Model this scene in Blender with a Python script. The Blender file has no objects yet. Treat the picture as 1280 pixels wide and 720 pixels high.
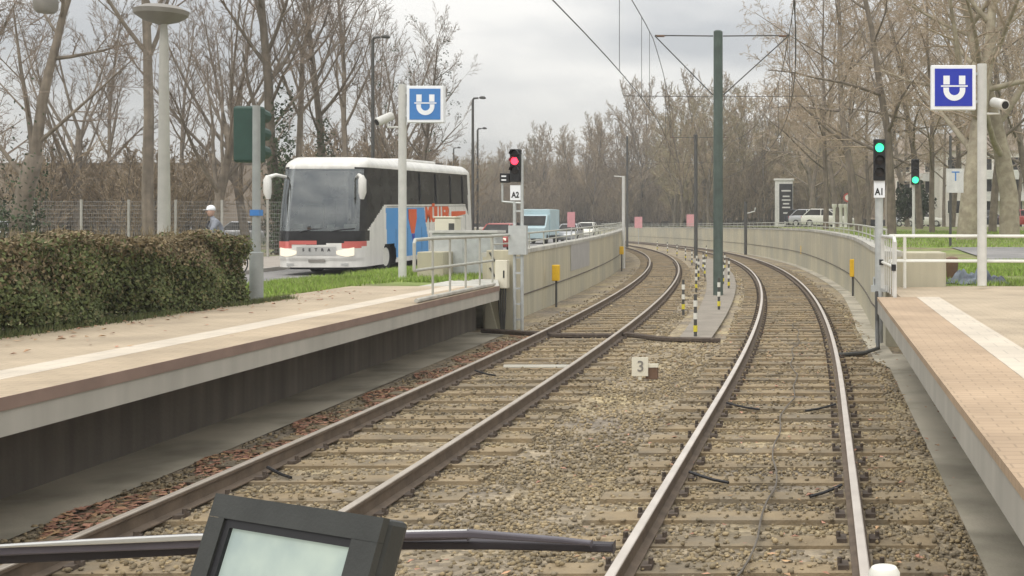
import bpy, math, random
import numpy as np
from mathutils import Vector, Matrix
R = math.radians
S = bpy.context.scene
COL = S.collection
rnd = random.Random(7)

# ------------------------------------------------------------------ camera, world, sun, exposure
F, VX, VY, EYE = 1435.0, 1028.0, 282.0, 2.06          # focal length in px of a 1280 px frame, vanishing point, eye height over rail
cam_d = bpy.data.cameras.new('camera'); cam = bpy.data.objects.new('camera', cam_d); COL.objects.link(cam)
cam_d.sensor_width = 36; cam_d.lens = 36 * F / 1280
cam_d.shift_x = -(VX - 640) / 1280; cam_d.shift_y = -(360 - VY) / 1280
cam_d.clip_start = 0.05; cam_d.clip_end = 3000
cam.location = (0, 0, EYE); cam.rotation_euler = (R(90), 0, 0)
S.camera = cam

SUN_EL, SUN_AZ = R(48), R(200)
w = bpy.data.worlds.new('World'); S.world = w; w.use_nodes = True
nt = w.node_tree; nt.nodes.clear(); N = nt.nodes.new; LK = nt.links.new
out = N('ShaderNodeOutputWorld'); bg = N('ShaderNodeBackground'); LK(bg.outputs[0], out.inputs[0])
sky = N('ShaderNodeTexSky'); sky.sky_type = 'NISHITA'; sky.sun_disc = False
sky.sun_elevation = SUN_EL; sky.sun_rotation = SUN_AZ
tc = N('ShaderNodeTexCoord'); sep = N('ShaderNodeSeparateXYZ'); LK(tc.outputs['Generated'], sep.inputs[0])
mp = N('ShaderNodeMapping'); mp.inputs['Scale'].default_value = (1, 1, 3.2); LK(tc.outputs['Generated'], mp.inputs[0])
n1 = N('ShaderNodeTexNoise'); n1.inputs['Scale'].default_value = 3.8; n1.inputs['Detail'].default_value = 5; n1.inputs['Roughness'].default_value = .5
LK(mp.outputs[0], n1.inputs['Vector'])
cr = N('ShaderNodeValToRGB'); cr.color_ramp.elements[0].position = .36; cr.color_ramp.elements[1].position = .66
cr.color_ramp.elements[0].color = (5.15, 5.25, 5.35, 1); cr.color_ramp.elements[1].color = (9.2, 8.98, 8.55, 1)
LK(n1.outputs['Fac'], cr.inputs[0])
m1 = N('ShaderNodeMath'); m1.operation = 'MULTIPLY_ADD'; m1.use_clamp = False
m1.inputs[1].default_value = 1.85; m1.inputs[2].default_value = .76; LK(sep.outputs['Z'], m1.inputs[0])     # overcast sky: brighter overhead
m2 = N('ShaderNodeMath'); m2.operation = 'MAXIMUM'; m2.inputs[1].default_value = .25; LK(m1.outputs[0], m2.inputs[0])
vm = N('ShaderNodeVectorMath'); vm.operation = 'SCALE'; LK(cr.outputs[0], vm.inputs[0]); LK(m2.outputs[0], vm.inputs['Scale'])
mx = N('ShaderNodeMix'); mx.data_type = 'RGBA'; mx.inputs[0].default_value = .9
LK(sky.outputs[0], mx.inputs[6]); LK(vm.outputs[0], mx.inputs[7]); LK(mx.outputs[2], bg.inputs[0])
bg.inputs[1].default_value = 0.1

sd = bpy.data.lights.new('sun', 'SUN'); sun = bpy.data.objects.new('sun', sd); COL.objects.link(sun)
sd.energy = 1.1; sd.angle = R(25); sd.color = (1, .96, .9)
sun.rotation_euler = (R(90) - SUN_EL, 0, R(180) - SUN_AZ + R(0)); sun.location = (0, -5, 40)
S.view_settings.view_transform = 'Standard'; S.view_settings.look = 'None'; S.view_settings.gamma = 1
S.view_settings.exposure = 0.18

# ------------------------------------------------------------------ helpers
def P(px, py, Z): return Vector(((px - VX) / F * Z, Z, EYE - (py - VY) / F * Z))
def clamp(t): return max(0.0, min(1.0, t))

class MB:
    def __init__(s): s.v = []; s.f = []
    def add(s, vs, fs):
        o = len(s.v); s.v += [tuple(v) for v in vs]; s.f += [tuple(i + o for i in f) for f in fs]; return s
    def quad(s, a, b, c, d): return s.add((a, b, c, d), ((0, 1, 2, 3),))
    def box(s, c, d, rz=0, M=None):
        h = [x / 2 for x in d]
        vs = [Vector((sx * h[0], sy * h[1], sz * h[2])) for sz in (-1, 1) for sy in (-1, 1) for sx in (-1, 1)]
        m = M if M is not None else Matrix.Rotation(rz, 3, 'Z')
        vs = [m @ v + Vector(c) for v in vs]
        return s.add(vs, ((0, 2, 3, 1), (4, 5, 7, 6), (0, 1, 5, 4), (2, 6, 7, 3), (0, 4, 6, 2), (1, 3, 7, 5)))
    def tube(s, pts, rad, n=8, cap=True):
        pts = [Vector(p) for p in pts]
        rs = rad if isinstance(rad, (list, tuple)) else [rad] * len(pts)
        o = len(s.v); ref = None
        for i, p in enumerate(pts):
            t = (pts[min(i + 1, len(pts) - 1)] - pts[max(i - 1, 0)])
            if t.length < 1e-9: t = Vector((0, 0, 1))
            t.normalize()
            if ref is None: ref = Vector((1, 0, 0)) if abs(t.x) < .9 else Vector((0, 1, 0))
            a = t.cross(ref); a.normalize(); b = t.cross(a); ref = -b if False else ref
            for k in range(n):
                q = 2 * math.pi * k / n
                s.v.append(tuple(p + (a * math.cos(q) + b * math.sin(q)) * rs[i]))
        for i in range(len(pts) - 1):
            for k in range(n):
                k2 = (k + 1) % n
                s.f.append((o + i * n + k, o + i * n + k2, o + (i + 1) * n + k2, o + (i + 1) * n + k))
        if cap:
            s.f.append(tuple(o + k for k in reversed(range(n)))); e = o + (len(pts) - 1) * n
            s.f.append(tuple(e + k for k in range(n)))
        return s
    def lathe(s, prof, n=20, c=(0, 0, 0), M=None):
        o = len(s.v); m = M if M is not None else Matrix.Identity(3)
        for r, z in prof:
            for k in range(n):
                q = 2 * math.pi * k / n
                s.v.append(tuple(m @ Vector((r * math.cos(q), r * math.sin(q), z)) + Vector(c)))
        for i in range(len(prof) - 1):
            for k in range(n):
                k2 = (k + 1) % n
                s.f.append((o + i * n + k, o + i * n + k2, o + (i + 1) * n + k2, o + (i + 1) * n + k))
        s.f.append(tuple(o + k for k in reversed(range(n)))); e = o + (len(prof) - 1) * n
        s.f.append(tuple(e + k for k in range(n)))
        return s
    def prism(s, poly, a, b):      # poly: points (u,v); a, b: functions (u,v)->Vector of the two ends
        n = len(poly); vs = [a(*p) for p in poly] + [b(*p) for p in poly]
        fs = [tuple(range(n)), tuple(reversed(range(n, 2 * n)))] + [(i, n + i, n + (i + 1) % n, (i + 1) % n) for i in range(n)]
        return s.add(vs, fs)
    def sweep(s, prof, xf, ys, zf=None, closed=True, cap=True):   # profile (dx,z) swept along y
        n = len(prof); o = len(s.v)
        for y in ys:
            x = xf(y); z0 = zf(y) if zf else 0
            for dx, z in prof: s.v.append((x + dx, y, z + z0))
        m = n if closed else n - 1
        for i in range(len(ys) - 1):
            for k in range(m):
                k2 = (k + 1) % n
                s.f.append((o + i * n + k, o + i * n + k2, o + (i + 1) * n + k2, o + (i + 1) * n + k))
        if closed and cap:
            s.f.append(tuple(o + k for k in reversed(range(n)))); e = o + (len(ys) - 1) * n
            s.f.append(tuple(e + k for k in range(n)))
        return s
    def build(s, name, mat, parent=None, smooth=False, bevel=0, local=False, loc=None):
        me = bpy.data.meshes.new(name)
        v = s.v
        off = None
        if parent is not None and not local:
            off = Vector(root_loc(parent))
        elif loc is not None: off = Vector(loc)
        if off is not None: v = [(a - off.x, b - off.y, c - off.z) for a, b, c in v]
        me.from_pydata(v, [], s.f); me.materials.append(mat); me.update()
        if smooth:
            me.polygons.foreach_set('use_smooth', [True] * len(me.polygons))
        o = bpy.data.objects.new(name, me); COL.objects.link(o)
        if parent is not None: o.parent = parent
        elif loc is not None: o.location = loc
        if smooth and smooth != 'all':
            me.set_sharp_from_angle(angle=R(40))
        if bevel:
            b = o.modifiers.new('bevel', 'BEVEL'); b.width = bevel; b.segments = 2; b.limit_method = 'ANGLE'; b.angle_limit = R(40)
        return o

def root_loc(o):
    p = Vector((0, 0, 0))
    while o is not None: p += Vector(o.location); o = o.parent
    return p
def tag(o, label=None, cat=None, group=None, kind=None):
    if label: o['label'] = label
    if cat: o['category'] = cat
    if group: o['group'] = group
    if kind: o['kind'] = kind
    return o
def thing(name, label, cat, loc=(0, 0, 0), rz=0, group=None, rx=0):
    o = bpy.data.objects.new(name, None); COL.objects.link(o); o.empty_display_size = .2
    o.location = loc; o.rotation_euler = (rx, 0, rz)
    return tag(o, label, cat, group)
def dup(root, loc, rz=None, label=None, group=None, sc=None):
    def cp(o, par):
        c = o.copy(); COL.objects.link(c); c.parent = par
        for ch in o.children: cp(ch, c)
        return c
    r = cp(root, None); r.location = loc
    if rz is not None: r.rotation_euler = (root.rotation_euler[0], root.rotation_euler[1], rz)
    if sc is not None: r.scale = sc if isinstance(sc, (tuple, list)) else (sc, sc, sc)
    if label: r['label'] = label
    if group: r['group'] = group
    return r
def np_mesh(name, V, Fc, mat, nper, smooth=False):
    me = bpy.data.meshes.new(name); nv, nf = len(V), len(Fc)
    me.vertices.add(nv); me.vertices.foreach_set('co', np.asarray(V, np.float32).ravel())
    me.loops.add(nf * nper); me.loops.foreach_set('vertex_index', np.asarray(Fc, np.int32).ravel())
    me.polygons.add(nf); me.polygons.foreach_set('loop_start', np.arange(0, nf * nper, nper, dtype=np.int32))
    me.materials.append(mat); me.update(calc_edges=True)
    o = bpy.data.objects.new(name, me); COL.objects.link(o); return o
def text(body, size, mat, parent, M, name='lettering', ext=.004, bold=.0, sx=1.0):
    c = bpy.data.curves.new('lettering', 'FONT'); c.body = body; c.size = size; c.extrude = ext; c.offset = bold
    c.align_x = 'CENTER'; c.align_y = 'CENTER'
    t = bpy.data.objects.new('lettering', c); COL.objects.link(t)
    dg = bpy.context.evaluated_depsgraph_get(); me = bpy.data.meshes.new_from_object(t.evaluated_get(dg))
    bpy.data.objects.remove(t); me.transform(M @ Matrix.Diagonal((sx, 1, 1, 1))); me.materials.clear(); me.materials.append(mat)
    o = bpy.data.objects.new(name, me); COL.objects.link(o); o.parent = parent; return o

# ------------------------------------------------------------------ materials
def mat(name, c, rough=.75, var=.15, scale=4.0, metal=0, bump=0, bscale=None, island=0, c2=None, c2scale=.5, c2lo=.45, c2hi=.62, emit=None, es=0, spec=.4, coord='Object', streak=0, coat=0):
    m = bpy.data.materials.new(name); m.use_nodes = True; t = m.node_tree; nn = t.nodes.new; lk = t.links.new
    b = t.nodes['Principled BSDF']; b.inputs['Roughness'].default_value = rough; b.inputs['Metallic'].default_value = metal
    b.inputs['Specular IOR Level'].default_value = spec; b.inputs['Coat Weight'].default_value = coat
    if coord == 'World': g = nn('ShaderNodeNewGeometry'); vec = g.outputs['Position']
    else: g = nn('ShaderNodeTexCoord'); vec = g.outputs['Object']
    n = nn('ShaderNodeTexNoise'); n.inputs['Scale'].default_value = scale; n.inputs['Detail'].default_value = 6; lk(vec, n.inputs['Vector'])
    mr = nn('ShaderNodeMapRange'); mr.inputs[1].default_value = .3; mr.inputs[2].default_value = .7; mr.inputs[3].default_value = 1 - var; mr.inputs[4].default_value = 1 + var
    lk(n.outputs['Fac'], mr.inputs[0]); fac = mr.outputs[0]
    if streak:
        mp_ = nn('ShaderNodeMapping'); mp_.inputs['Scale'].default_value = (3, 3, .25); lk(vec, mp_.inputs[0])
        n3 = nn('ShaderNodeTexNoise'); n3.inputs['Scale'].default_value = 1.5; n3.inputs['Detail'].default_value = 5; lk(mp_.outputs[0], n3.inputs['Vector'])
        r3 = nn('ShaderNodeMapRange'); r3.inputs[1].default_value = .35; r3.inputs[2].default_value = .65; r3.inputs[3].default_value = 1 - streak; r3.inputs[4].default_value = 1 + streak * .4
        lk(n3.outputs['Fac'], r3.inputs[0]); mu = nn('ShaderNodeMath'); mu.operation = 'MULTIPLY'; lk(fac, mu.inputs[0]); lk(r3.outputs[0], mu.inputs[1]); fac = mu.outputs[0]
    if island:
        gi = nn('ShaderNodeNewGeometry'); r2 = nn('ShaderNodeMapRange'); r2.inputs[3].default_value = 1 - island; r2.inputs[4].default_value = 1 + island
        lk(gi.outputs['Random Per Island'], r2.inputs[0]); mu = nn('ShaderNodeMath'); mu.operation = 'MULTIPLY'; lk(fac, mu.inputs[0]); lk(r2.outputs[0], mu.inputs[1]); fac = mu.outputs[0]
    base = None
    if c2 is not None:
        mm = nn('ShaderNodeMix'); mm.data_type = 'RGBA'; mm.inputs[6].default_value = (*c, 1); mm.inputs[7].default_value = (*c2, 1)
        if c2scale == 'island':
            gi = nn('ShaderNodeNewGeometry'); wn = nn('ShaderNodeTexWhiteNoise'); wn.noise_dimensions = '1D'; lk(gi.outputs['Random Per Island'], wn.inputs['W']); src = wn.outputs['Value']
        else:
            n2 = nn('ShaderNodeTexNoise'); n2.inputs['Scale'].default_value = c2scale; n2.inputs['Detail'].default_value = 5; lk(vec, n2.inputs['Vector']); src = n2.outputs['Fac']
        r4 = nn('ShaderNodeMapRange'); r4.inputs[1].default_value = c2lo; r4.inputs[2].default_value = c2hi; lk(src, r4.inputs[0]); lk(r4.outputs[0], mm.inputs[0]); base = mm.outputs[2]
    vs = nn('ShaderNodeVectorMath'); vs.operation = 'SCALE'
    if base is not None: lk(base, vs.inputs[0])
    else: vs.inputs[0].default_value = c
    lk(fac, vs.inputs['Scale']); lk(vs.outputs[0], b.inputs['Base Color'])
    if bump:
        bn = nn('ShaderNodeTexNoise'); bn.inputs['Scale'].default_value = bscale or scale * 4; bn.inputs['Detail'].default_value = 8; lk(vec, bn.inputs['Vector'])
        bp = nn('ShaderNodeBump'); bp.inputs['Strength'].default_value = bump; bp.inputs['Distance'].default_value = .02; lk(bn.outputs['Fac'], bp.inputs['Height']); lk(bp.outputs[0], b.inputs['Normal'])
    if emit: b.inputs['Emission Color'].default_value = (*emit, 1); b.inputs['Emission Strength'].default_value = es
    return m

def mat_windscreen():
    m = bpy.data.materials.new('see_through_windscreen'); m.use_nodes = True; t = m.node_tree; t.nodes.clear(); nn = t.nodes.new; lk = t.links.new
    o = nn('ShaderNodeOutputMaterial'); mx_ = nn('ShaderNodeMixShader'); tr = nn('ShaderNodeBsdfTransparent'); gl = nn('ShaderNodeBsdfGlossy'); fr = nn('ShaderNodeFresnel')
    tr.inputs[0].default_value = (.72, .78, .76, 1); gl.inputs['Roughness'].default_value = .04; gl.inputs[0].default_value = (.9, .95, .95, 1); fr.inputs[0].default_value = 2.7
    lk(fr.outputs[0], mx_.inputs[0]); lk(tr.outputs[0], mx_.inputs[1]); lk(gl.outputs[0], mx_.inputs[2]); lk(mx_.outputs[0], o.inputs[0]); return m

def mat_brick(name, c1, c2, mortar, sx, sy, var=.17, rough=.85):
    m = mat(name, c1, rough, var, 1.1, coord='World', bump=.15, bscale=60); t = m.node_tree; nn = t.nodes.new; lk = t.links.new
    g = [n for n in t.nodes if n.type == 'NEW_GEOMETRY'][0]
    br = nn('ShaderNodeTexBrick'); br.inputs['Color1'].default_value = (*c1, 1); br.inputs['Color2'].default_value = (*c2, 1); br.inputs['Mortar'].default_value = (*mortar, 1)
    br.inputs['Scale'].default_value = 1; br.inputs['Brick Width'].default_value = sx; br.inputs['Row Height'].default_value = sy; br.inputs['Mortar Size'].default_value = .006
    lk(g.outputs['Position'], br.inputs['Vector'])
    vs = [n for n in t.nodes if n.type == 'VECT_MATH'][0]; lk(br.outputs['Color'], vs.inputs[0]); return m

def mat_ballast():
    m = mat('ballast_gravel', (.33, .29, .235), .95, .18, 1.2, coord='World'); t = m.node_tree; nn = t.nodes.new; lk = t.links.new
    g = [n for n in t.nodes if n.type == 'NEW_GEOMETRY'][0]; pos = g.outputs['Position']; b = t.nodes['Principled BSDF']
    vo = nn('ShaderNodeTexVoronoi'); vo.inputs['Scale'].default_value = 17; lk(pos, vo.inputs['Vector'])
    big = nn('ShaderNodeTexNoise'); big.inputs['Scale'].default_value = .55; big.inputs['Detail'].default_value = 7; big.inputs['Roughness'].default_value = .65; lk(pos, big.inputs['Vector'])
    r = nn('ShaderNodeValToRGB'); e = r.color_ramp.elements
    e[0].position = .34; e[0].color = (.20, .17, .135, 1); e[1].position = .68; e[1].color = (.40, .325, .185, 1)
    k = e.new(.52); k.color = (.30, .245, .165, 1); lk(big.outputs['Fac'], r.inputs[0])
    hs = nn('ShaderNodeMapRange'); hs.inputs[3].default_value = .6; hs.inputs[4].default_value = 1.35
    sc = nn('ShaderNodeSeparateColor'); lk(vo.outputs['Color'], sc.inputs[0]); lk(sc.outputs[0], hs.inputs[0])
    v1 = nn('ShaderNodeVectorMath'); v1.operation = 'SCALE'; lk(r.outputs[0], v1.inputs[0]); lk(hs.outputs[0], v1.inputs['Scale'])
    vs = [n for n in t.nodes if n.type == 'VECT_MATH'][0]; lk(v1.outputs[0], vs.inputs[0])
    bp = nn('ShaderNodeBump'); bp.inputs['Strength'].default_value = .7; bp.inputs['Distance'].default_value = .04; bp.invert = True
    lk(vo.outputs['Distance'], bp.inputs['Height']); lk(bp.outputs[0], b.inputs['Normal']); return m

M = {}
M['ballast'] = mat_ballast()
M['stone'] = mat('crushed_stone', (.305, .238, .138), .95, .28, .6, island=.32, c2=(.215, .178, .122), c2scale='island', c2lo=.2, c2hi=.8, coord='World')
M['sleeper'] = mat('weathered_sleeper', (.275, .212, .13), .92, .22, 3, c2=(.20, .165, .115), c2scale=1.6, bump=.6, bscale=30, coord='World')
M['iron'] = mat('rusted_iron', (.085, .065, .05), .8, .3, 20)
M['rust'] = mat('rail_rust', (.14, .105, .075), .8, .25, 6, coord='World', bump=.2)
M['steel'] = mat('worn_rail_steel', (.56, .51, .455), .5, .1, 3, metal=.25, coord='World')
M['steel_dull'] = mat('dull_rail_steel', (.40, .355, .30), .55, .12, 3, metal=.25, coord='World')
M['conc'] = mat('pale_concrete', (.50, .485, .43), .9, .1, 1.5, bump=.15, bscale=40, streak=.2, coord='World', c2=(.42, .41, .37), c2scale=.8)
M['concw'] = mat('cream_concrete', (.525, .485, .36), .9, .08, .7, bump=.12, bscale=50, streak=.14, coord='World', c2=(.42, .40, .315), c2scale=.35)
M['concd'] = mat('shaded_concrete', (.165, .145, .12), .92, .15, 1.2, bump=.2, bscale=30, streak=.25, coord='World')  # under-platform shade put into the colour; plain dark tone on ledges and cable
M['strip'] = mat('drain_concrete', (.46, .42, .335), .9, .14, 1.3, bump=.2, bscale=40, c2=(.30, .275, .215), c2scale=1.1, coord='World')
M['fascia'] = mat('slab_concrete', (.42, .40, .35), .85, .07, 1.2, streak=.1, coord='World', bump=.08)
M['pave_r'] = mat_brick('pink_paving', (.455, .37, .265), (.425, .345, .245), (.35, .285, .205), .2, .1)
M['pave_e'] = mat_brick('red_edge_paving', (.44, .325, .22), (.41, .30, .20), (.33, .245, .165), .2, .1)
M['pave_el'] = mat_brick('edge_paving', (.45, .36, .25), (.42, .335, .235), (.35, .28, .2), .2, .1)
M['tactile'] = mat_brick('pale_guide_strip', (.60, .53, .43), (.56, .495, .405), (.45, .40, .33), .3, .3, var=.12)
M['brownedge'] = mat('brown_slab_edge', (.25, .175, .14), .85, .15, 3, coord='World')
M['asph'] = mat('grey_asphalt', (.21, .205, .2), .9, .15, 2, bump=.2, bscale=90, coord='World', c2=(.27, .26, .25), c2scale=.4)
M['path'] = mat('path_asphalt', (.26, .23, .19), .9, .15, 2, bump=.2, bscale=60, coord='World')
M['kerb'] = mat('kerb_stone', (.42, .40, .37), .85, .12, 2, coord='World')
M['pavement'] = mat('pavement_slabs', (.38, .34, .295), .9, .1, 1.5, coord='World')
M['lawn'] = mat('lawn_soil', (.19, .24, .065), .95, .3, 1.6, c2=(.23, .19, .115), c2scale=.6, bump=.5, bscale=40, coord='World')
M['grass'] = mat('grass_blades', (.23, .34, .055), .8, .15, .8, island=.35, c2=(.30, .31, .13), c2scale='island', c2lo=.5, c2hi=1.1, coord='World')
M['earth'] = mat('bare_earth', (.22, .19, .13), .95, .25, .5, c2=(.17, .185, .08), c2scale=.15, coord='World', bump=.3, bscale=10)
M['hill'] = mat('leafless_hillside', (.22, .165, .115), .95, .3, .35, c2=(.22, .175, .12), c2scale=.08, bump=1, bscale=1.2, coord='World')
M['galv'] = mat('galvanised_steel', (.52, .54, .53), .5, .1, 8, metal=.35)
M['palegrey'] = mat('pale_grey_paint', (.62, .615, .58), .5, .08, 6, streak=.1)
M['white'] = mat('white_paint', (.74, .73, .66), .4, .05, 4)
M['whitegl'] = mat('glossy_white_coach_paint', (.74, .725, .68), .3, .1, 1.2, coat=.25, streak=.1)
M['cream'] = mat('cream_plastic', (.74, .70, .57), .6, .06, 3)
M['green'] = mat('dark_green_mast_paint', (.085, .115, .10), .55, .18, 4, streak=.2)
M['mastgrey'] = mat('dark_grey_mast_paint', (.075, .075, .07), .6, .2, 4)
M['dkgreen'] = mat('signal_green_plastic', (.03, .07, .055), .5, .1, 6)
M['black'] = mat('black_plastic', (.018, .018, .02), .5, .2, 8)
M['rubber'] = mat('black_rubber', (.045, .04, .046), .6, .2, 10)
M['dgrey'] = mat('dark_grey_housing', (.042, .044, .041), .45, .15, 30, bump=.06, bscale=400)
M['blue_r'] = mat('deep_blue_sign', (.022, .04, .42), .4, .04, 5)
M['blue_l'] = mat('faded_blue_sign', (.06, .21, .52), .4, .05, 5)
M['signwhite'] = mat('sign_white', (.85, .87, .9), .45, .03, 5)
M['yellow'] = mat('yellow_box_paint', (.78, .48, .02), .5, .08, 8)
M['yel2'] = mat('yellow_band', (.72, .62, .06), .6, .1, 8)
M['pink'] = mat('faded_pink_panel', (.62, .30, .32), .7, .08, 3)
M['red'] = mat('orange_red_paint', (.72, .115, .03), .4, .05, 3)
M['redfade'] = mat('faded_red_strip', (.55, .13, .11), .45, .06, 3)
M['busblue'] = mat('sky_blue_coach_paint', (.055, .30, .68), .3, .05, 2, coat=.3)
M['glass'] = mat('dark_tinted_glass', (.035, .034, .032), .1, .5, 1.8, spec=.12)
M['glossblack'] = mat('gloss_black_panel', (.022, .022, .023), .25, .1, 2, spec=.3)
M['railgrey'] = mat('dull_rail_paint', (.43, .43, .375), .55, .1, 6)
M['wind'] = mat_windscreen()
M['seat'] = mat('coach_seat_fabric', (.10, .09, .11), .9, .2, 6)
M['coachdash'] = mat('coach_dashboard', (.16, .16, .155), .7, .1, 5)
M['lens'] = mat('headlight_lens', (.85, .80, .66), .15, .05, 6, spec=.8, emit=(1, .9, .7), es=.35)
M['chrome'] = mat('silver_trim', (.62, .62, .60), .3, .05, 6, metal=.6)
M['tyre'] = mat('tyre_rubber', (.02, .02, .02), .8, .2, 10)
M['redlamp'] = mat('red_signal_lamp', (.8, .02, .03), .3, 0, 3, emit=(1, .04, .08), es=3)
M['greenlamp'] = mat('green_signal_lamp', (.05, .8, .45), .3, 0, 3, emit=(.05, .8, .36), es=1.7)
M['darklens'] = mat('unlit_signal_lens', (.03, .025, .025), .25, .1, 3)
M['screen'] = mat('lcd_screen', (.33, .38, .34), .25, .05, 9, c2=(.17, .21, .225), c2scale=12, c2lo=.38, c2hi=.58, emit=(.64, .76, .62), es=.28)  # sky reflection on the display put into its pale colour and mild glow
M['hedge'] = mat('hedge_leaf', (.11, .135, .05), .85, .35, 1.3, island=.3, c2=(.17, .135, .07), c2scale='island', c2lo=.6, c2hi=1.1)
M['hedgetop'] = mat('hedge_dry_twig', (.21, .165, .095), .85, .2, 1, island=.4)
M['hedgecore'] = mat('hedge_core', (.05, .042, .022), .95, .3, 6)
M['leaf'] = mat('fallen_leaf', (.40, .205, .14), .85, .1, 2, island=.45, c2=(.42, .27, .14), c2scale='island', c2lo=.55, c2hi=.9)
M['bark'] = mat('grey_brown_bark', (.215, .18, .14), .95, .25, 3, bump=.6, bscale=14, streak=.3)
M['barkdk'] = mat('dark_bark', (.155, .13, .10), .95, .25, 3, bump=.6, bscale=14, streak=.3)
M['plane'] = mat('mottled_plane_bark', (.38, .335, .245), .9, .15, 2, c2=(.29, .25, .18), c2scale=3.5, c2lo=.42, c2hi=.6, bump=.3, bscale=8)
M['twig'] = mat('brown_twigs', (.235, .19, .15), .95, .2, 1)
M['twigpink'] = mat('tan_twigs', (.40, .32, .235), .95, .2, 1)
M['twigfar'] = mat('far_brown_twigs', (.30, .235, .16), .95, .2, .3, island=.3)
M['twigolive'] = mat('olive_brown_twigs', (.31, .26, .155), .95, .2, .3, island=.3)
M['ivy'] = mat('ivy_leaf', (.045, .065, .028), .7, .2, 2, island=.4)
M['bluetarp'] = mat('blue_grey_tarpaulin', (.17, .20, .235), .6, .3, 3, c2=(.05, .055, .075), c2scale=3, bump=.4, bscale=10)
M['wallpaint'] = mat('grey_overpaint', (.40, .39, .375), .85, .06, 2, coord='World')
M['render'] = mat('pale_house_render', (.62, .58, .52), .9, .06, 1)
M['render2'] = mat('pinkish_house_render', (.56, .48, .42), .9, .06, 1)
M['brownwall'] = mat('brown_brick_wall', (.31, .26, .215), .95, .12, .8, c2=(.27, .225, .18), c2scale=.5)
M['skin'] = mat('skin', (.52, .33, .25), .6, .05, 5)
M['jacket'] = mat('grey_jacket', (.24, .255, .29), .85, .15, 6)
M['denim'] = mat('dark_trousers', (.05, .055, .07), .9, .15, 6)
M['silver'] = mat('silver_car_paint', (.48, .49, .50), .3, .05, 1, metal=.4, coat=.3)
M['darkcar'] = mat('dark_car_paint', (.04, .045, .055), .3, .05, 1, coat=.3)
M['redcar'] = mat('red_car_paint', (.40, .06, .05), .3, .05, 1, coat=.3)
M['vanpaint'] = mat('pale_blue_van_paint', (.46, .60, .64), .4, .06, 1.5)
M['taillight'] = mat('lit_tail_lamp', (.7, .04, .04), .3, 0, 3, emit=(1, .05, .05), es=2)
M['binbrown'] = mat('brown_bin_plastic', (.16, .095, .06), .7, .15, 5)
M['ever'] = mat('evergreen_leaf', (.035, .05, .025), .7, .2, 2, island=.5)
M['adblack'] = mat('poster_black', (.03, .03, .032), .5, .1, 3)
M['cable'] = mat('overhead_cable', (.07, .07, .068), .6, .1, 5)
M['meshwire'] = mat('fence_wire', (.22, .22, .21), .6, .1, 5, metal=.2)
M['polegrey'] = mat('grey_signal_pole', (.30, .32, .31), .55, .1, 6)
M['wipergrey'] = mat('wiper_arm_paint', (.10, .09, .105), .35, .1, 20)
M['lampcol'] = mat('weathered_lamp_column', (.43, .42, .38), .6, .08, 6, streak=.1)
M['lampgrey'] = mat('lamp_grey', (.24, .225, .20), .6, .1, 5)

# ------------------------------------------------------------------ alignment of the line, the road and the land
def TL(y): return -4.15 - (max(0, y) ** 2) / 870
def TR(y): return -0.5 - (max(0, y - 14) ** 2) / 740
def WL(y): return TL(y) - 2.3                              # inner face of the west retaining wall
def WR(y): return TR(y) + 1.75 + .45 * clamp((y - 25) / 12) + .4 * clamp((y - 37) / 30)
def ztl(y): return min(1.88, 1.47 + max(0, y - 28) * .0105)
def ztr(y): return min(1.88, 1.58 + max(0, y - 21) * .008)
def EL(y): return TL(y) - 1.2 - .2 * clamp((y - 7) / 11)   # platform edges
def ER(y): return .88
def RC(y): return min(-14.9, TL(y) - 6.6)      # road centre
def zr(y): return .45 + .02 * max(0, min(y, 46) - 34) + .012 * max(0, min(y, 180) - 90)
def zv(y): return max(.88, zr(y) + .12)
def zrt(y): return .90 + max(0, min(y, 78) - 21.5) * .0185
YS = [-8 + 1.5 * i for i in range(110)]                    # to 155
def rng(a, b, st):
    n = max(1, int(round((b - a) / st))); return [a + (b - a) * i / n for i in range(n + 1)]
def ribbon(name, xa, xb, za, zb, ys, m, n=1, kind='structure', jit=0):
    g = MB(); o = 0
    for y in ys:
        for k in range(n + 1):
            t = k / n; g.v.append((xa(y) + (xb(y) - xa(y)) * t, y, za(y) + (zb(y) - za(y)) * t + (rnd.uniform(-jit, jit) if 0 < k < n else 0)))
    for i in range(len(ys) - 1):
        for k in range(n): a = i * (n + 1) + k; g.f.append((a, a + 1, a + n + 2, a + n + 1))
    ob = g.build(name, m); tag(ob, kind=kind); return ob
K = lambda c: (lambda y: c)

# ground sheet and land
g = MB(); g.quad((-1500, -300, -.6), (1500, -300, -.6), (1500, 2500, -.6), (-1500, 2500, -.6)); tag(g.build('ground', M['earth']), kind='structure')
ribbon('track_bed', lambda y: WL(y) - .5 if y > 22 else EL(y) - 1.6, lambda y: WR(y) + .4 if y > 20 else 2.4, K(-.19), K(-.19), rng(-8, 180, 1), M['ballast'], 16, jit=.012)
ribbon('drain_strip', lambda y: EL(y) - 1.3, lambda y: EL(y) - .35, K(-.17), K(-.175), rng(-8, 24, 1), M['strip'])
ribbon('drain_strip', lambda y: 1.06 if y < 19 else WR(y) - .35, lambda y: 2.3 if y < 20 else WR(y) + .02, K(-.175), K(-.17), rng(-8, 19, 1) + rng(19.01, 120, 1), M['strip'])
ribbon('island_path', lambda y: (TL(y) + TR(y)) / 2 - .12 - min(.6, (y - 21.5) * .012), lambda y: (TL(y) + TR(y)) / 2 + .5 + min(.3, (y - 22) * .01), K(-.12), K(-.12), rng(22, 75, 1), M['path'])
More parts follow.
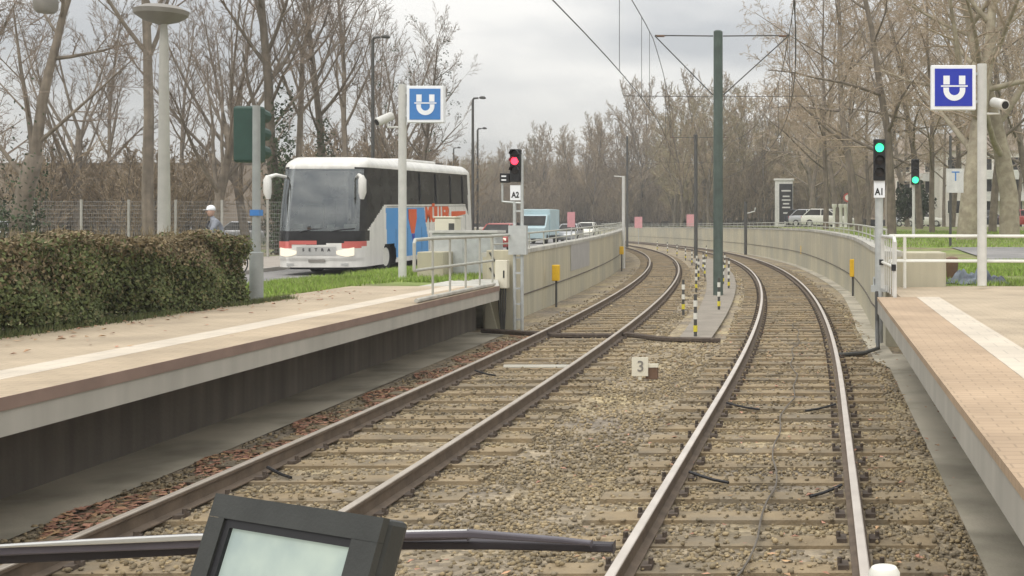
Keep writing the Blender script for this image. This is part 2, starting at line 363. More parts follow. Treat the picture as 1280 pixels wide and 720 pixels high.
ribbon('grass_verge', lambda y: RC(y) + 3.6, lambda y: (EL(y) - 2.8 if y < 21.65 else EL(y) - 1.35 if y < 24.8 else WL(y) - .28), zv, zv, rng(-8, 21.62, 1.5) + rng(21.66, 24.7, 1) + rng(24.85, 178, 2), M['lawn'], 6, jit=.02)
ribbon('road', lambda y: RC(y) - 3.5, lambda y: RC(y) + 3.4, zr, zr, rng(-30, 178, 2), M['asph'], 4)
for s, nm in ((1, 'kerb'), (-1, 'kerb')):
    g = MB(); g.sweep([(0, -.1), (.15, -.1), (.15, .125), (0, .125)], (lambda y: RC(y) + 3.42) if s > 0 else (lambda y: RC(y) - 3.65), rng(-30, 178, 2), zr); tag(g.build(nm, M['kerb']), kind='structure')
g = MB()
for y in rng(-24, 140, 6): g.add([(RC(y) - .06, y, zr(y) + .004), (RC(y) + .06, y, zr(y) + .004), (RC(y + 3) + .06, y + 3, zr(y + 3) + .004), (RC(y + 3) - .06, y + 3, zr(y + 3) + .004)], [(0, 1, 2, 3)])
tag(g.build('road_markings', M['white']), kind='structure')
ribbon('pavement', lambda y: RC(y) - 7.6, lambda y: RC(y) - 3.66, lambda y: zr(y) + .12, lambda y: zr(y) + .12, rng(-30, 178, 2), M['pavement'])
ribbon('terrain', lambda y: -420, lambda y: RC(y) - 7.6, lambda y: zr(y) + .1, lambda y: zr(y) + .1, rng(-60, 180, 4), M['earth'], 12, jit=.05)
ribbon('terrain', lambda y: WR(y) + .3, lambda y: 420, zrt, zrt, rng(21.6, 180, 2), M['lawn'], 16, jit=.03)
ribbon('terrain', K(9.5), K(420), K(.9), K(.9), rng(-60, 21.6, 8), M['lawn'], 4)
ribbon('terrain', K(-900), K(900), K(1.95), K(2.0), rng(180, 1500, 40), M['earth'], 30)
ribbon('path', lambda y: 4.6, lambda y: 60, lambda y: zrt(y) + .03, lambda y: zrt(y) + .03, rng(31.5, 41, 1), M['asph'], 6)
# wooded rise far behind
g = MB(); xs = rng(-190, 200, 4); ysr = rng(186, 290, 5)
for y in ysr:
    for x in xs:
        h = 9.2 * math.exp(-((y - 225) / 26) ** 2) * (1 + .10 * math.sin(x * .05) + .07 * math.sin(x * .21 + y)) * (1 + .35 * clamp((x + 30) / 50) * clamp((60 - x) / 40))
        g.v.append((x, y, 1.9 + h + rnd.uniform(-.5, .5)))
nx = len(xs)
for i in range(len(ysr) - 1):
    for k in range(nx - 1): a = i * nx + k; g.f.append((a, a + 1, a + nx + 1, a + nx))
tag(g.build('hills', M['hill'], smooth='all'), kind='structure')

# ------------------------------------------------------------------ railway tracks
def fastened_sleeper(nm, par, g, x, y, a, mats, meshes=[]):
    if not meshes:
        b = MB(); b.box((0, 0, -.235), (2.6, .25, .16)); nb = len(b.f)
        for sx in (-.75, .75):
            for d in (-.115, .115):
                b.box((sx + d, 0, -.143), (.07, .13, .035)); b.tube([(sx + d * 1.2, 0, -.14), (sx + d * 1.2, 0, -.09)], .018, 6)
        me = bpy.data.meshes.new('sleeper'); me.from_pydata(b.v, [], b.f); me.materials.append(mats[0]); me.materials.append(mats[1])
        for i, p in enumerate(me.polygons): p.material_index = 0 if i < nb else 1
        meshes.append(me)
    o = bpy.data.objects.new(nm, meshes[0]); COL.objects.link(o); o.parent = par
    L = root_loc(par); o.location = (x - L.x, y - L.y, rnd.uniform(-.010, .010) - L.z); o.rotation_euler = (rnd.uniform(-.02, .02), 0, a + rnd.uniform(-.012, .012)); return o
def track(T, label, run_mat, seed):
    t = thing('railway_track', label, 'railway track', (T(2), 2, -.17))
    ys = rng(-8, 60, 1) + rng(62, 178, 2)
    for s in (-1, 1):
        x = lambda y: T(y) + s * .7535
        MB().sweep([(-.065, -.155), (.065, -.155), (.065, -.145), (.012, -.128), (.010, -.045), (.034, -.032), (.034, -.012), (-.034, -.012), (-.034, -.032), (-.010, -.045), (-.012, -.128), (-.065, -.145)], x, ys).build('rail', M['rust'], t)
        r = t.children[-1] if False else [c for c in bpy.data.objects if c.parent == t][-1]
        MB().sweep([(-.031, -.0118), (.031, -.0118), (.031, -.004), (.024, 0), (-.024, 0), (-.031, -.004)], x, ys).build('running_surface', run_mat, None).parent = r
        rs = [c for c in bpy.data.objects if c.parent == r][0]; off = root_loc(r)
        rs.data.transform(Matrix.Translation(-off))
    y = 4.2; n = 0; rest = MB()
    while y < 110:
        a = math.atan((T(y + .5) - T(y - .5)))
        if n < 100: fastened_sleeper('sleeper', t, None, T(y), y, -a, (M['sleeper'], M['iron']))
        else: rest.box((T(y), y, -.235), (2.6, .25, .16), -a)
        y += .65; n += 1
    tag(rest.build('sleepers', M['sleeper'], t), kind='stuff')
    return t
track(TR, 'sandy near railway track with bright rails straight ahead, running between island path and right platform', M['steel'], 1)
track(TL, 'duller railway track with rusty sided rails curving beside the left platform', M['steel_dull'], 2)

# loose stones on the bed (uncountable)
def stones():
    rg = np.random.default_rng(3)
    phi = (1 + 5 ** .5) / 2
    iv = np.array([(-1, phi, 0), (1, phi, 0), (-1, -phi, 0), (1, -phi, 0), (0, -1, phi), (0, 1, phi), (0, -1, -phi), (0, 1, -phi), (phi, 0, -1), (phi, 0, 1), (-phi, 0, -1), (-phi, 0, 1)]) / 1.9
    ic = np.array([(0, 11, 5), (0, 5, 1), (0, 1, 7), (0, 7, 10), (0, 10, 11), (1, 5, 9), (5, 11, 4), (11, 10, 2), (10, 7, 6), (7, 1, 8), (3, 9, 4), (3, 4, 2), (3, 2, 6), (3, 6, 8), (3, 8, 9), (4, 9, 5), (2, 4, 11), (6, 2, 10), (8, 6, 7), (9, 8, 1)])
    ps = []
    for (y0, y1, dens, s0, s1) in ((5.2, 11, 1050, .009, .024), (11, 18, 560, .011, .027), (18, 30, 220, .015, .033), (30, 60, 60, .022, .042)):
        n = int((y1 - y0) * 7 * dens)
        yy = rg.uniform(y0, y1, n); tl = np.array([TL(v) for v in yy]); tr = np.array([TR(v) for v in yy])
        lo = tl - 1.62; hi = tr + 1.55
        xx = lo + (hi - lo) * rg.random(n)
        keep = np.ones(n, bool)
        inside = (np.abs(xx - tl) < 1.3) | (np.abs(xx - tr) < 1.3)          # among the sleepers: fewer stones lie on top
        ph = ((yy - 4.2 + .325) % .65) - .325
        keep &= ~(inside & (np.abs(ph) < .14) & (rg.random(n) < .73))
        for T_ in (tl, tr):
            for s in (-.7535, .7535): keep &= np.abs(xx - T_ - s) > .085
        keep &= ~((yy > 22) & (xx > (tl + tr) / 2 - .45) & (xx < (tl + tr) / 2 + .75))
        keep &= ~((xx < tl - .85) & (rg.random(n) < .55))
        clump = np.sin(xx * 5.1 + 1.3 * np.sin(yy * 2.3)) + np.sin(yy * 3.7 + xx * 1.9)
        keep &= rg.random(n) < .62 + .22 * clump
        xx, yy = xx[keep], yy[keep]; ph = ph[keep]; ins = inside[keep]; k = len(xx)
        zz = np.where(ins & (np.abs(ph) < .14), -.150, -.183) + rg.uniform(-.006, .012, k)
        ps.append(np.stack([xx, yy, zz, rg.uniform(s0, s1, k)], 1))
    p = np.concatenate(ps); n = len(p)
    sc = p[:, 3:4] * rg.uniform(.6, 1.25, (n, 3)); sc[:, 2] *= .7
    v = iv[None] * (1 + rg.uniform(-.22, .22, (n, 12, 1))) * sc[:, None, :]
    a = rg.uniform(0, 6.28, n); c, s = np.cos(a)[:, None], np.sin(a)[:, None]
    X = v[..., 0] * c - v[..., 1] * s; Y = v[..., 0] * s + v[..., 1] * c
    V = np.stack([X, Y, v[..., 2]], -1) + p[:, None, :3]
    Fc = ic[None] + (np.arange(n) * 12)[:, None, None]
    o = np_mesh('ballast_stones', V.reshape(-1, 3), Fc.reshape(-1, 3), M['stone'], 3)
    tag(o, 'loose grey and sandy ballast stones between the rails', 'ballast', kind='stuff')
stones()
def litter(name, n, fx, m, label, s0=.03, s1=.06, z=-.172, seed=5):
    rg = np.random.default_rng(seed); V = []; Fc = []
    for i in range(n):
        x, y = fx(rg); a = rg.uniform(0, 6.28); s = rg.uniform(s0, s1); h = rg.uniform(.003, .022)
        c, d = math.cos(a) * s, math.sin(a) * s; o = len(V)
        V += [(x - c, y - d, z + rg.uniform(0, .01)), (x + d * .55, y - c * .55, z + h), (x + c, y + d, z + rg.uniform(0, .02)), (x - d * .55, y + c * .55, z + h)]
        Fc.append((o, o + 1, o + 2, o + 3))
    tag(np_mesh(name, V, Fc, m, 4), label, 'leaves', kind='stuff')
def lf(rg):
    y = 5 + 19 * rg.random() ** 1.3; return TL(y) - .85 - .75 * min(1, rg.gamma(1.8, .3)) * (.75 + .25 * math.sin(y * 3)), y
litter('fallen_leaves', 6500, lf, M['leaf'], 'reddish brown fallen leaves drifted between the left rail and the concrete strip')

def lf2(rg):
    y = rg.uniform(5, 20); return EL(y) - 2.75 + rg.gamma(1.3, .35), y
litter('fallen_leaves', 260, lf2, M['leaf'], 'few dry fallen leaves scattered on the left platform along the hedge', .02, .045, .924, 6)
def lf3(rg): return (TR(10) + rg.normal(0, 1.3), rg.uniform(5.5, 28))
litter('fallen_leaves', 420, lf3, M['leaf'], 'single dry leaves scattered over the right track bed', .02, .04, -.150, 9)
# ------------------------------------------------------------------ platforms
def platform(E, s, y0, y1, back, label, edge_m, fas_y=None):
    t = thing('station_platform', label, 'platform', (E(10) + s * 1.5, 10, -.17))
    ys = rng(y0, y1, 1); q = lambda a, b, z0, z1: [(s * a, z0), (s * b, z0), (s * b, z1), (s * a, z1)]
    MB().sweep(q(0, back, .66, .865), E, ys).build('slab', M['fascia'], t)
    MB().sweep(q(-.006, .62, .8655, .92), E, ys).build('edge_paving', edge_m, t)
    MB().sweep(q(.6205, .98, .8655, .922), E, ys).build('guide_strip', M['tactile'], t)
    MB().sweep(q(.9805, back, .8655, .92), E, ys).build('paving', M['pave_r'], t)
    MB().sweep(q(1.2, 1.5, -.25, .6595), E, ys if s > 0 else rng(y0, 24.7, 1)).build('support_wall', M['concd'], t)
    return t
ptl = platform(EL, -1, -8, 21.6, 2.8, 'left side platform with pink paving and brown edge line, hedge along its back', M['pave_el'])
MB().sweep([(.004, .835), (.012, .835), (.012, .925), (.004, .925)], EL, rng(-8, 21.6, 1)).build('edge_trim', M['brownedge'], ptl)
ptr = platform(ER, 1, -8, 18.3, 8.7, 'right side platform with red brick edge paving and broad pale guide strip', M['pave_e'])
MB().box((5.4, 19.95, .785), (8.3, 3.28, .268)).build('end_paving', M['pave_r'], ptr)
g = MB(); ya = rng(21.62, 24.76, .4)
for y in ya:
    q_ = (y - 21.62) / 3.14; xo = EL(21.6) + (-7.0 - EL(21.6)) * q_; xi = EL(y) - 1.6
    g.v += [(xo, y, .70), (xi, y, .70), (xi, y, .906), (xo, y, .906)]
for i in range(len(ya) - 1):
    for k in range(4): g.f.append((i * 4 + k, i * 4 + (k + 1) % 4, i * 4 + 4 + (k + 1) % 4, i * 4 + 4 + k))
e = 4 * (len(ya) - 1); g.f += [(3, 2, 1, 0), (e, e + 1, e + 2, e + 3)]
g.build('end_slab', M['conc'], ptl)
# dividers in the support walls and end faces

# ------------------------------------------------------------------ retaining walls with guard rails
def retaining(Wf, s, zt, y0, y1, label):
    t = thing('retaining_wall', label, 'wall', (Wf(y0 + 5), y0 + 5, -.19))
    ys = rng(y0, y1, 1)
    MB().sweep([(0, -.3), (s * .28, -.3), (s * .28, -.0), (0, -.0)], Wf, ys, None).build('wall_foot', M['concw'], t)
    g = MB(); n = 4; 
    for y in ys:
        x = Wf(y); z = zt(y) - .1; g.v += [(x, y, 0), (x + s * .28, y, 0), (x + s * .28, y, z), (x, y, z)]
    for i in range(len(ys) - 1):
        for k in range(4): g.f.append((i * 4 + k, i * 4 + (k + 1) % 4, i * 4 + 4 + (k + 1) % 4, i * 4 + 4 + k))
    g.f.append((3, 2, 1, 0)); e = 4 * (len(ys) - 1); g.f.append((e, e + 1, e + 2, e + 3))
    g.build('wall_face', M['concw'], t)
    MB().sweep([(-s * .03, -.099), (s * .31, -.099), (s * .31, 0), (-s * .03, 0)], Wf, ys, zt).build('coping', M['conc'], t)
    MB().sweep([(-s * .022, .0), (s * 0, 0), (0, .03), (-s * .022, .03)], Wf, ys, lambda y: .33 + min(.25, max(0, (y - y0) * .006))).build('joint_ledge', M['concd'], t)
    return t
wl = retaining(WL, -1, ztl, 25.2, 176, 'left curving concrete retaining wall with grey overpainted patch, below the coach')
wr = retaining(WR, 1, ztr, 21.3, 176, 'right curving concrete retaining wall sweeping round behind the masts')
g = MB(); ys = rng(36.3, 41.5, 1); g.sweep([(.004, .62), (.012, .62), (.012, 1.5), (.004, 1.5)], WL, ys); g.build('painted_patch', M['wallpaint'], wl)
MB().box((1.80, 21.9, .75), (1.0, 1.15, 1.62)).build('end_block', M['concw'], wr, bevel=.02)
MB().box((-6.93, 25.0, .64), (.66, .42, 1.78)).build('end_pillar', M['concw'], wl, bevel=.02)
MB().prism([(-7.26, .70), (-7.26, -.2), (-7.0, -.2), (-7.24, .70)], lambda u, v: Vector((u, 24.7, v)), lambda u, v: Vector((u, 24.785, v))).build('slanted_plate', M['concw'], wl)
for zz_ in (.95, 1.28): MB().tube([(-7.18, 24.77, zz_ + .2), (-7.06, 24.77, zz_)], .02, 6).build('strut', M['mastgrey'], wl)
def wall_rail(Wf, s, zt, y0, y1, label, extra=()):
    t = thing('guard_rail', label, 'railing', (Wf(y0), y0, zt(y0)))
    ys = rng(y0, y1, 1); x = lambda y: Wf(y) + s * .14
    for h, r in ((.38, .03), (.17, .024)):
        MB().tube([(x(y), y, zt(y) + h) for y in ys], r * .8, 8).build('rail', M['railgrey'], t, smooth=True)
    k = 0
    for y in rng(y0, y1, 2.2):
        if k < 60: MB().tube([(x(y), y, zt(y) + .0), (x(y), y, zt(y) + .38)], .018, 6).build('post', M['railgrey'], t)
        k += 1
    return t
wall_rail(WL, -1, ztl, 25.4, 120, 'low two bar railing on top of the left retaining wall')
wall_rail(WR, 1, ztr, 23, 170, 'low two bar railing on top of the right curving retaining wall')
# railing of the left platform end
t = thing('platform_railing', 'grey tubular railing at the far end of the left platform, below the coach', 'railing', (EL(17) - .1, 16.8, .92))
pts = [Vector((EL(y) - .12, y, 0)) for y in rng(16.8, 21.6, 1)] + [Vector((-6.75, 24.9, 0))]
z = lambda v, h: Vector((v.x, v.y, h))
MB().tube([z(pts[0], 1.40)] + [z(pts[0], 1.80), z(pts[0] + Vector((-.01, .06, 0)), 1.85)] + [z(p, 1.86) for p in pts[1:]], .026, 8).build('top_rail', M['railgrey'], t, smooth=True)
MB().tube([z(p, 1.40) for p in pts[:-1]], .023, 8).build('middle_rail', M['railgrey'], t, smooth=True)
for p in pts[1:-1:1]: MB().tube([z(p, .92), z(p, 1.86)], .019, 8).build('post', M['railgrey'], t, smooth=True)
MB().tube([z(p + Vector((.03, 0, 0)), .96) for p in pts[:-1]], .035, 6).build('foot_rail', M['conc'], t)
# right end: gate along the edge and long yellowish-white railing
t = thing('platform_railing', 'long white two bar railing across the end of the right platform', 'railing', (3, 20.9, .92))
for zz in (1.875, 1.42): MB().tube([(1.2, 19.2, zz)] + ([(1.22, 20.75, zz), (1.32, 20.9, zz)]) + [(12, 20.9, zz - .03)], .03, 8).build('rail', M['tactile'] if False else M['white'], t, smooth=True)
for x in (1.5, 4.6, 6.6, 8.6, 10.6): MB().tube([(x, 20.9, .92), (x, 20.9, 1.87)], .03, 8).build('post', M['white'], t, smooth=True)
t = thing('barred_gate', 'white barred gate panel standing along the edge at the right platform end', 'gate', (1.1, 18.5, .92))
a, b = Vector((1.14, 18.05, 0)), Vector((1.08, 20.7, 0))
MB().tube([z(a, .93), z(a, 1.80), z(a + (b - a) * .05, 1.87), z(b, 1.87), z(b, .93)], .03, 8).build('frame', M['palegrey'], t, smooth=True)
MB().tube([z(a, 1.40), z(b, 1.40)], .026, 8).build('middle_rail', M['white'], t, smooth=True)
for k in range(1, 6): p = a + (b - a) * k / 6; MB().tube([z(p, .93), z(p, 1.87)], .011, 6).build('bar', M['palegrey'], t)
for p in (a, b): MB().box((p.x - .02, p.y, 1.40), (.07, .08, .1)).build('latch', M['black'], t)
t = thing('cable_box', 'small dark square opening box on the right wall end below the gate', 'cable box', (1.02, 21.15, 1.0))
MB().box((1.02, 21.22, .98), (.17, .12, .26)).build('housing', M['galv'], t); MB().box((1.02, 21.155, .98), (.12, .012, .2)).build('cover', M['black'], t)
MB().tube([(1.0, 21.1, .85), (1.0, 21.0, .3), (.98, 20.2, -.1), (.7, 19.7, -.13), (.2, 19.5, -.14)], .035, 8).build('cable', M['mastgrey'], t, smooth=True)

# ------------------------------------------------------------------ signs with the white U
def u_sign(px, py_base, Z, side, bluem, label, camlabel, top_py, cam_side):
    b = P(px, py_base, Z); top = P(px, top_py, Z).z
    t = thing('station_sign', label, 'sign', b)
    MB().tube([(0, 0, 0), (0, 0, top - b.z)], .085, 16).build('pole', M['palegrey'], t, smooth=True, local=True)
    W = .80; cx = side * (W / 2 + .12); cz = top - b.z - W / 2 - .03
    MB().box((cx, 0, cz), (W, .16, W)).build('sign_frame', M['signwhite'], t, local=True, bevel=.012)
    MB().box((cx, -.083, cz), (W - .13, .012, W - .13)).build('blue_panel', bluem, t, local=True)
    for zz in (-.25, .25): MB().box((side * .1, 0, cz + zz), (.1, .06, .05)).build('bracket', M['galv'], t, local=True)
    k = W / 46.0                                   # sign units: 46 across
    def q(u, v): return (cx + (u - 23) * k, cz + (23 - v) * k)
    g = MB(); y0, y1 = -.096, -.088
    def slab(poly):
        pl = [q(*p) for p in poly]; g.prism(pl, lambda u, v: Vector((u, y0, v)), lambda u, v: Vector((u, y1, v)))
    slab([(12.5, 11), (19, 11), (19, 20), (12.5, 20)]); slab([(28.5, 11), (35, 11), (35, 20), (28.5, 20)])
    ro, ri, cxx, cyy = 11.25, 5.6, 23.75, 25.5
    prev = None
    slab([(12.5, 23.2), (18.2, 23.2), (18.2, cyy), (12.5, cyy)]); slab([(29.3, 23.2), (35, 23.2), (35, cyy), (29.3, cyy)])
    for i in range(17):
        a = math.pi * i / 16; cur = ((cxx - ro * math.cos(a), cyy + ro * math.sin(a) * 1.0), (cxx - ri * math.cos(a), cyy + ri * math.sin(a) * 1.0))
        if prev: slab([prev[0], cur[0], cur[1], prev[1]])
        prev = cur
    g.build('letter_u', M['signwhite'], t, local=True)
    g = MB(); slab([(10, 20.9), (37.5, 20.9), (37.5, 22.4), (10, 22.4)]); g.build('letter_bar', M['signwhite'], t, local=True)
    c = thing('security_camera', camlabel, 'camera', (b.x + cam_side * .28, b.y - .02, P(px, 158 if side > 0 else 141, Z).z))
    if cam_side > 0: d = Vector((-.25, -.9, -.18)).normalized()
    else: d = Vector((-.55, -.7, -.42)).normalized()
    d = d if cam_side < 0 else Vector((.35, -.85, -.2)).normalized()
    ofs = Vector((cam_side * (.03 if cam_side > 0 else .1), 0, .16)) 
    MB().tube([ofs - d * .2, ofs - d * .19, ofs + d * .19, ofs + d * .2], [.07, .095, .095, .085], 14).build('housing', M['palegrey'], c, smooth=True, local=True)
    MB().tube([ofs + d * .201, ofs + d * .21], .07, 14).build('lens', M['black'], c, local=True)
    MB().tube([(-cam_side * .2, 0, -.02), (cam_side * .03, 0, -.02), ofs - d * .05], .022, 6).build('arm', M['palegrey'], c, local=True)
u_sign(503, 354, 25.0, 1, M['blue_l'], 'faded blue station sign with white U on pale pole in front of the coach', 'white camera on the sign pole in front of the coach', 106, -1)
u_sign(1227.5, 357, 20.6, -1, M['blue_r'], 'deep blue station sign with white U on pole behind the long white railing', 'white camera on the sign pole beside the deep blue sign', 80, 1)

# ------------------------------------------------------------------ railway signals
def aspect_head(t, x, z, w, h, lamps, y=0, name='signal_head'):
    hd = MB().box((x, y, z), (w, .16, h)).build(name, M['black'], t, local=True, bevel=.02)
    for zz, mm in lamps:
        MB().lathe([(.0, .0), (.075, .0), (.08, .012), (.0, .02)], 16, (x, y - .085, zz), Matrix.Rotation(R(90), 3, 'X')).build('lamp', mm, hd, local=True)
        g = MB(); n = 12                                    # hood over the lamp
        for k in range(n + 1):
            a = math.pi * k / n; g.v += [(x + .092 * math.cos(a), y - .08, zz + .092 * math.sin(a)), (x + .092 * math.cos(a), y - .21 , zz + .092 * math.sin(a))]
            if k: g.f.append((2 * k - 2, 2 * k - 1, 2 * k + 1, 2 * k))
        o = g.build('hood', M['black'], hd, local=True); md = o.modifiers.new('s', 'SOLIDIFY'); md.thickness = .006
    return hd
RX90 = Matrix.Rotation(R(90), 4, 'X')
b = P(1098, 330, 21.0); b.z = .5
b = Vector((P(1098, 300, 21.4).x, 21.05, .90))
t = thing('railway_signal', 'railway signal showing green above a white number board by the barred gate', 'signal', b)
zz = lambda py: P(0, py, 21.05).z - .90
MB().tube([(0, .1, -1.0), (0, .1, zz(182))], .075, 14).build('pole', M['galv'], t, smooth=True, local=True)
MB().box((0, .1, -.0), (.3, .12, .12)).build('wall_clamp', M['galv'], t, local=True)
aspect_head(t, 0, zz(200), .22, .76, ((zz(185), M['greenlamp']), (zz(201), M['darklens']), (zz(216), M['darklens'])))
o = MB().box((0, -.02, zz(236.5)), (.20, .03, .31)).build('number_board', M['signwhite'], t, local=True)
text('A1', .17, M['black'], o, Matrix.Translation((0, -.037, zz(240))) @ RX90, ext=.002, bold=.006, sx=.8)
b = Vector((P(646, 300, 24.4).x, 24.45, -.19))
t = thing('railway_signal', 'railway signal showing red with side lamp, on ladder-like post at left wall end', 'signal', b)
zz = lambda py: P(0, py, 24.45).z + .19
for dx in (-.06, .10): MB().tube([(dx, 0, 0), (dx, 0, zz(252))], .035, 10).build('post', M['galv'], t, smooth=True, local=True)
MB().tube([(.10, 0, zz(252)), (.10, 0, zz(193))], .03, 10).build('upper_post', M['galv'], t, smooth=True, local=True)
for k in range(9): MB().box((.02, 0, .25 + k * .33), (.16, .035, .04)).build('rung', M['galv'], t, local=True)
MB().box((.02, -.02, zz(300)), (.38, .14, .62)).build('sheath', M['galv'], t, local=True)
aspect_head(t, -.035, zz(207), .22, .70, ((zz(193), M['darklens']), (zz(201.5), M['redlamp']), (zz(213), M['darklens'])))
sh = MB().box((-.26, 0, zz(222.5)), (.2, .14, .2)).build('side_head', M['black'], t, local=True, bevel=.015)
for dz in (-.045, .035): MB().box((-.27, -.072, zz(222.5) + dz), (.1, .01, .03)).build('bar_lamp', M['signwhite'], sh, local=True)
MB().tube([(-.32, 0, zz(228)), (-.32, 0, zz(252)), (.1, 0, zz(254))], .025, 8).build('side_arm', M['galv'], t, local=True)
o = MB().box((-.035, -.02, zz(241)), (.22, .03, .32)).build('number_board', M['signwhite'], t, local=True)
text('A2', .17, M['black'], o, Matrix.Translation((-.035, -.037, zz(244))) @ RX90, ext=.002, bold=.006, sx=.8)
t = thing('junction_box', 'cream junction box on the left wall end beside the red signal post', 'junction box', (-6.86, 24.6, .9))
MB().box((0, 0, .12), (.26, .2, .6)).build('housing', M['cream'], t, local=True, bevel=.012); MB().box((.06, -.104, .12), (.03, .01, .16)).build('handle', M['black'], t, local=True)
for k in range(4): MB().tube([(-.08 + .05 * k, 0, -.18), (-.07 + .045 * k, 0, -.6), (-.02 + .02 * k, .0, -1.08)], .018, 6).build('conduit', M['mastgrey'], t, local=True)

# ------------------------------------------------------------------ small trackside objects
def yellow_box(px, py0, py1, pyb, label):
    Z = F * (EYE + .17) / (pyb - VY); b = P(px, pyb, Z)
    t = thing('marker_post', label, 'marker', b, group='yellow boxes along the walls')
    h1, h0 = P(px, py0, Z).z - b.z, P(px, py1, Z).z - b.z
    MB().tube([(0, .03, 0), (0, .03, h1 - .05)], .03, 8).build('stake', M['mastgrey'], t, local=True)
    MB().box((0, 0, (h0 + h1) / 2), (.2, .14, h1 - h0)).build('yellow_box', M['yellow'], t, local=True, bevel=.025)
yellow_box(695, 331, 351, 384, 'yellow box on dark stake by the grey painted patch of left wall')
yellow_box(777, 308, 318, 339, 'small far yellow box on stake where the left wall bends away')
yellow_box(1066, 324, 346, 370, 'yellow box on dark stake close to the barred gate wall')
yellow_box(1003, 307, 318, 333, 'far yellow box on stake midway along the right curving wall')
# speed board
b = P(800, 477, 16.6); b.z = -.18
t = thing('speed_board', 'small cream board with number 3 standing in the ballast', 'board', b)
MB().box((0, 0, .20), (.235, .02, .27)).build('board', M['cream'], t, local=True)
MB().box((0, .015, .05), (.045, .03, .14)).build('post', M['cream'], t, local=True)
MB().box((.18, .05, .21), (.16, .06, .05)).build('bracket', M['cream'], t, local=True); MB().box((.16, .09, .1), (.17, .12, .17)).build('weight', M['binbrown'], t, local=True)
text('3', .22, M['lampgrey'], t, Matrix.Translation((.01, -.016, .2)) @ RX90, name='numeral', ext=.003, bold=.002)
# striped posts
proto = None
def striped(x, y, label):
    global proto
    if proto is None:
        t = thing('striped_post', label, 'post', (x, y, -.15), group='striped posts beside the island path')
        t['pole_height'] = .86
        for k in range(7):
            m_ = M['mastgrey'] if k % 2 == 0 else (M['yel2'] if k == 1 else M['white'])
            MB().tube([(0, 0, .86 * k / 7 + (.0005 if k else -.08)), (0, 0, .86 * (k + 1) / 7)], .042 if k % 2 else .032, 10).build('band', m_, t, smooth=True, local=True)
        proto = t; return t
    return dup(proto, (x, y, -.15), 0, label)
ysA = [28.7, 38.5, 47, 56, 65, 74, 84, 94, 104]
striped(-2.5, 22.6, 'striped post standing at the near end of the grey island path')
words = ['first', 'second', 'third', 'fourth', 'fifth', 'sixth', 'seventh', 'eighth', 'ninth']
for i, y in enumerate(ysA): striped(TL(y) + 1.62, y, 'black and white striped post, %s in the row along the left track' % words[i])
ysB = [29.8, 40, 47.8, 57, 67, 78]
for i, y in enumerate(ysB): striped(TR(y) - 1.85, y, 'black and white striped post, %s in the row along the right track' % words[i])
for i, (px, Y) in enumerate(((879, 58), (881, 50), (904, 43))): striped((px - VX) / F * Y, Y, 'striped post between the two masts on the island, %s of three' % ('farthest', 'middle', 'nearest')[i])
# cable trough over the line, white bar, loop cable, rail bonds
def zb(y): return -.12
t = tag(MB().tube([(-7.0, 23.6, -.10), (TL(22.9) - .85, 23.0, -.11), (TL(22.9) - .6, 22.9, -.13), (TL(22.9) + .6, 22.8, -.13), (TL(22.9) + .9, 22.8, -.1), (-3.2, 22.2, -.12), (-2.9, 22.0, -.12), (-1.95, 21.9, -.13)], .05, 6).build('cable_duct', M['iron'], smooth=True, loc=(-4.8, 22.9, -.17)), 'grey cable duct lying across the left track by the red signal', 'cable duct')
tag(MB().box((TL(17.9) + .1, 17.9, -.13), (1.1, .035, .04)).build('marker_bar', M['white'], loc=(TL(17.9), 17.9, -.16)), 'white marker bar across the left track between its rails', 'marker bar')
pts = [(-.42 + TR(y) + .5 - .12 * clamp((11 - y) / 4) + .06 * math.sin(y * .9) + .03 * math.sin(y * 2.7) - .10 * clamp((8 - y) / 3), y, -.128 + .012 * math.sin(y * 5)) for y in rng(4.8, 26, .25)]
tag(MB().tube(pts, .008, 6).build('loop_cable', M['concd'], smooth=True, loc=(-.5, 12, -.15)), 'thin grey cable snaking along the middle of the right track', 'cable')
k = 0
for (x0, x1, y, T_, dd) in ((-.66, -.3, 10.0, TR, 1), (-.66, -.25, 13.9, TR, 1), (.66, .3, 13.8, TR, -1), (.66, .4, 9.5, TR, -1), (-.66, -.35, 10.2, TL, 1), (-.66, -.3, 17.0, TL, 1)):
    p = [(T_(y) + x0 + (x1 - x0) * q, y - .22 * q, -.085 - .045 * math.sin(q * 1.6)) for q in (0, .3, .6, 1)]
    tag(MB().tube(p, .014, 6).build('rail_bond_cable', M['black'], smooth=True, loc=p[0]), 'short black bond cable drooping from a rail of the %s track onto the sleepers' % ('right' if T_ is TR else 'left'), 'cable', 'bond cables on the rails of the %s track' % ('right' if T_ is TR else 'left'))

# ------------------------------------------------------------------ catenary
def mast(x, y, ztop, r, m, zbot=-.25, label='', arms=None, braces=True, group='overhead line masts'):
    t = thing('catenary_mast', label, 'mast', (x, y, -.15), group=group)
    MB().tube([(x, y, zbot), (x, y, ztop - .04), (x, y, ztop)], [r, r * .92, r * .6], 16).build('pole', m, t, smooth=True)
    if arms:
        xl, xr, za, zj, zreg = arms
        for xe, s in ((xl, -1), (xr, 1)):
            MB().tube([(x + s * r, y, za), (xe, y, za + .02)], .02, 8).build('crossarm', M['mastgrey'], t)
            MB().tube([(xe + s * -.05, y, za), (xe - s * .3, y, za)], .035, 8).build('insulator', M['binbrown'], t)
            if braces: MB().tube([(x + s * r, y, zj), (xe, y, za)], .018, 8).build('brace', M['mastgrey'], t)
            if zreg: MB().tube([(x + s * r, y, zreg), (xe + s * 1.0, y, zreg + .03)], .010, 6).build('steady_arm', M['mastgrey'], t)
    return t
zc = lambda py, Z: P(0, py, Z).z
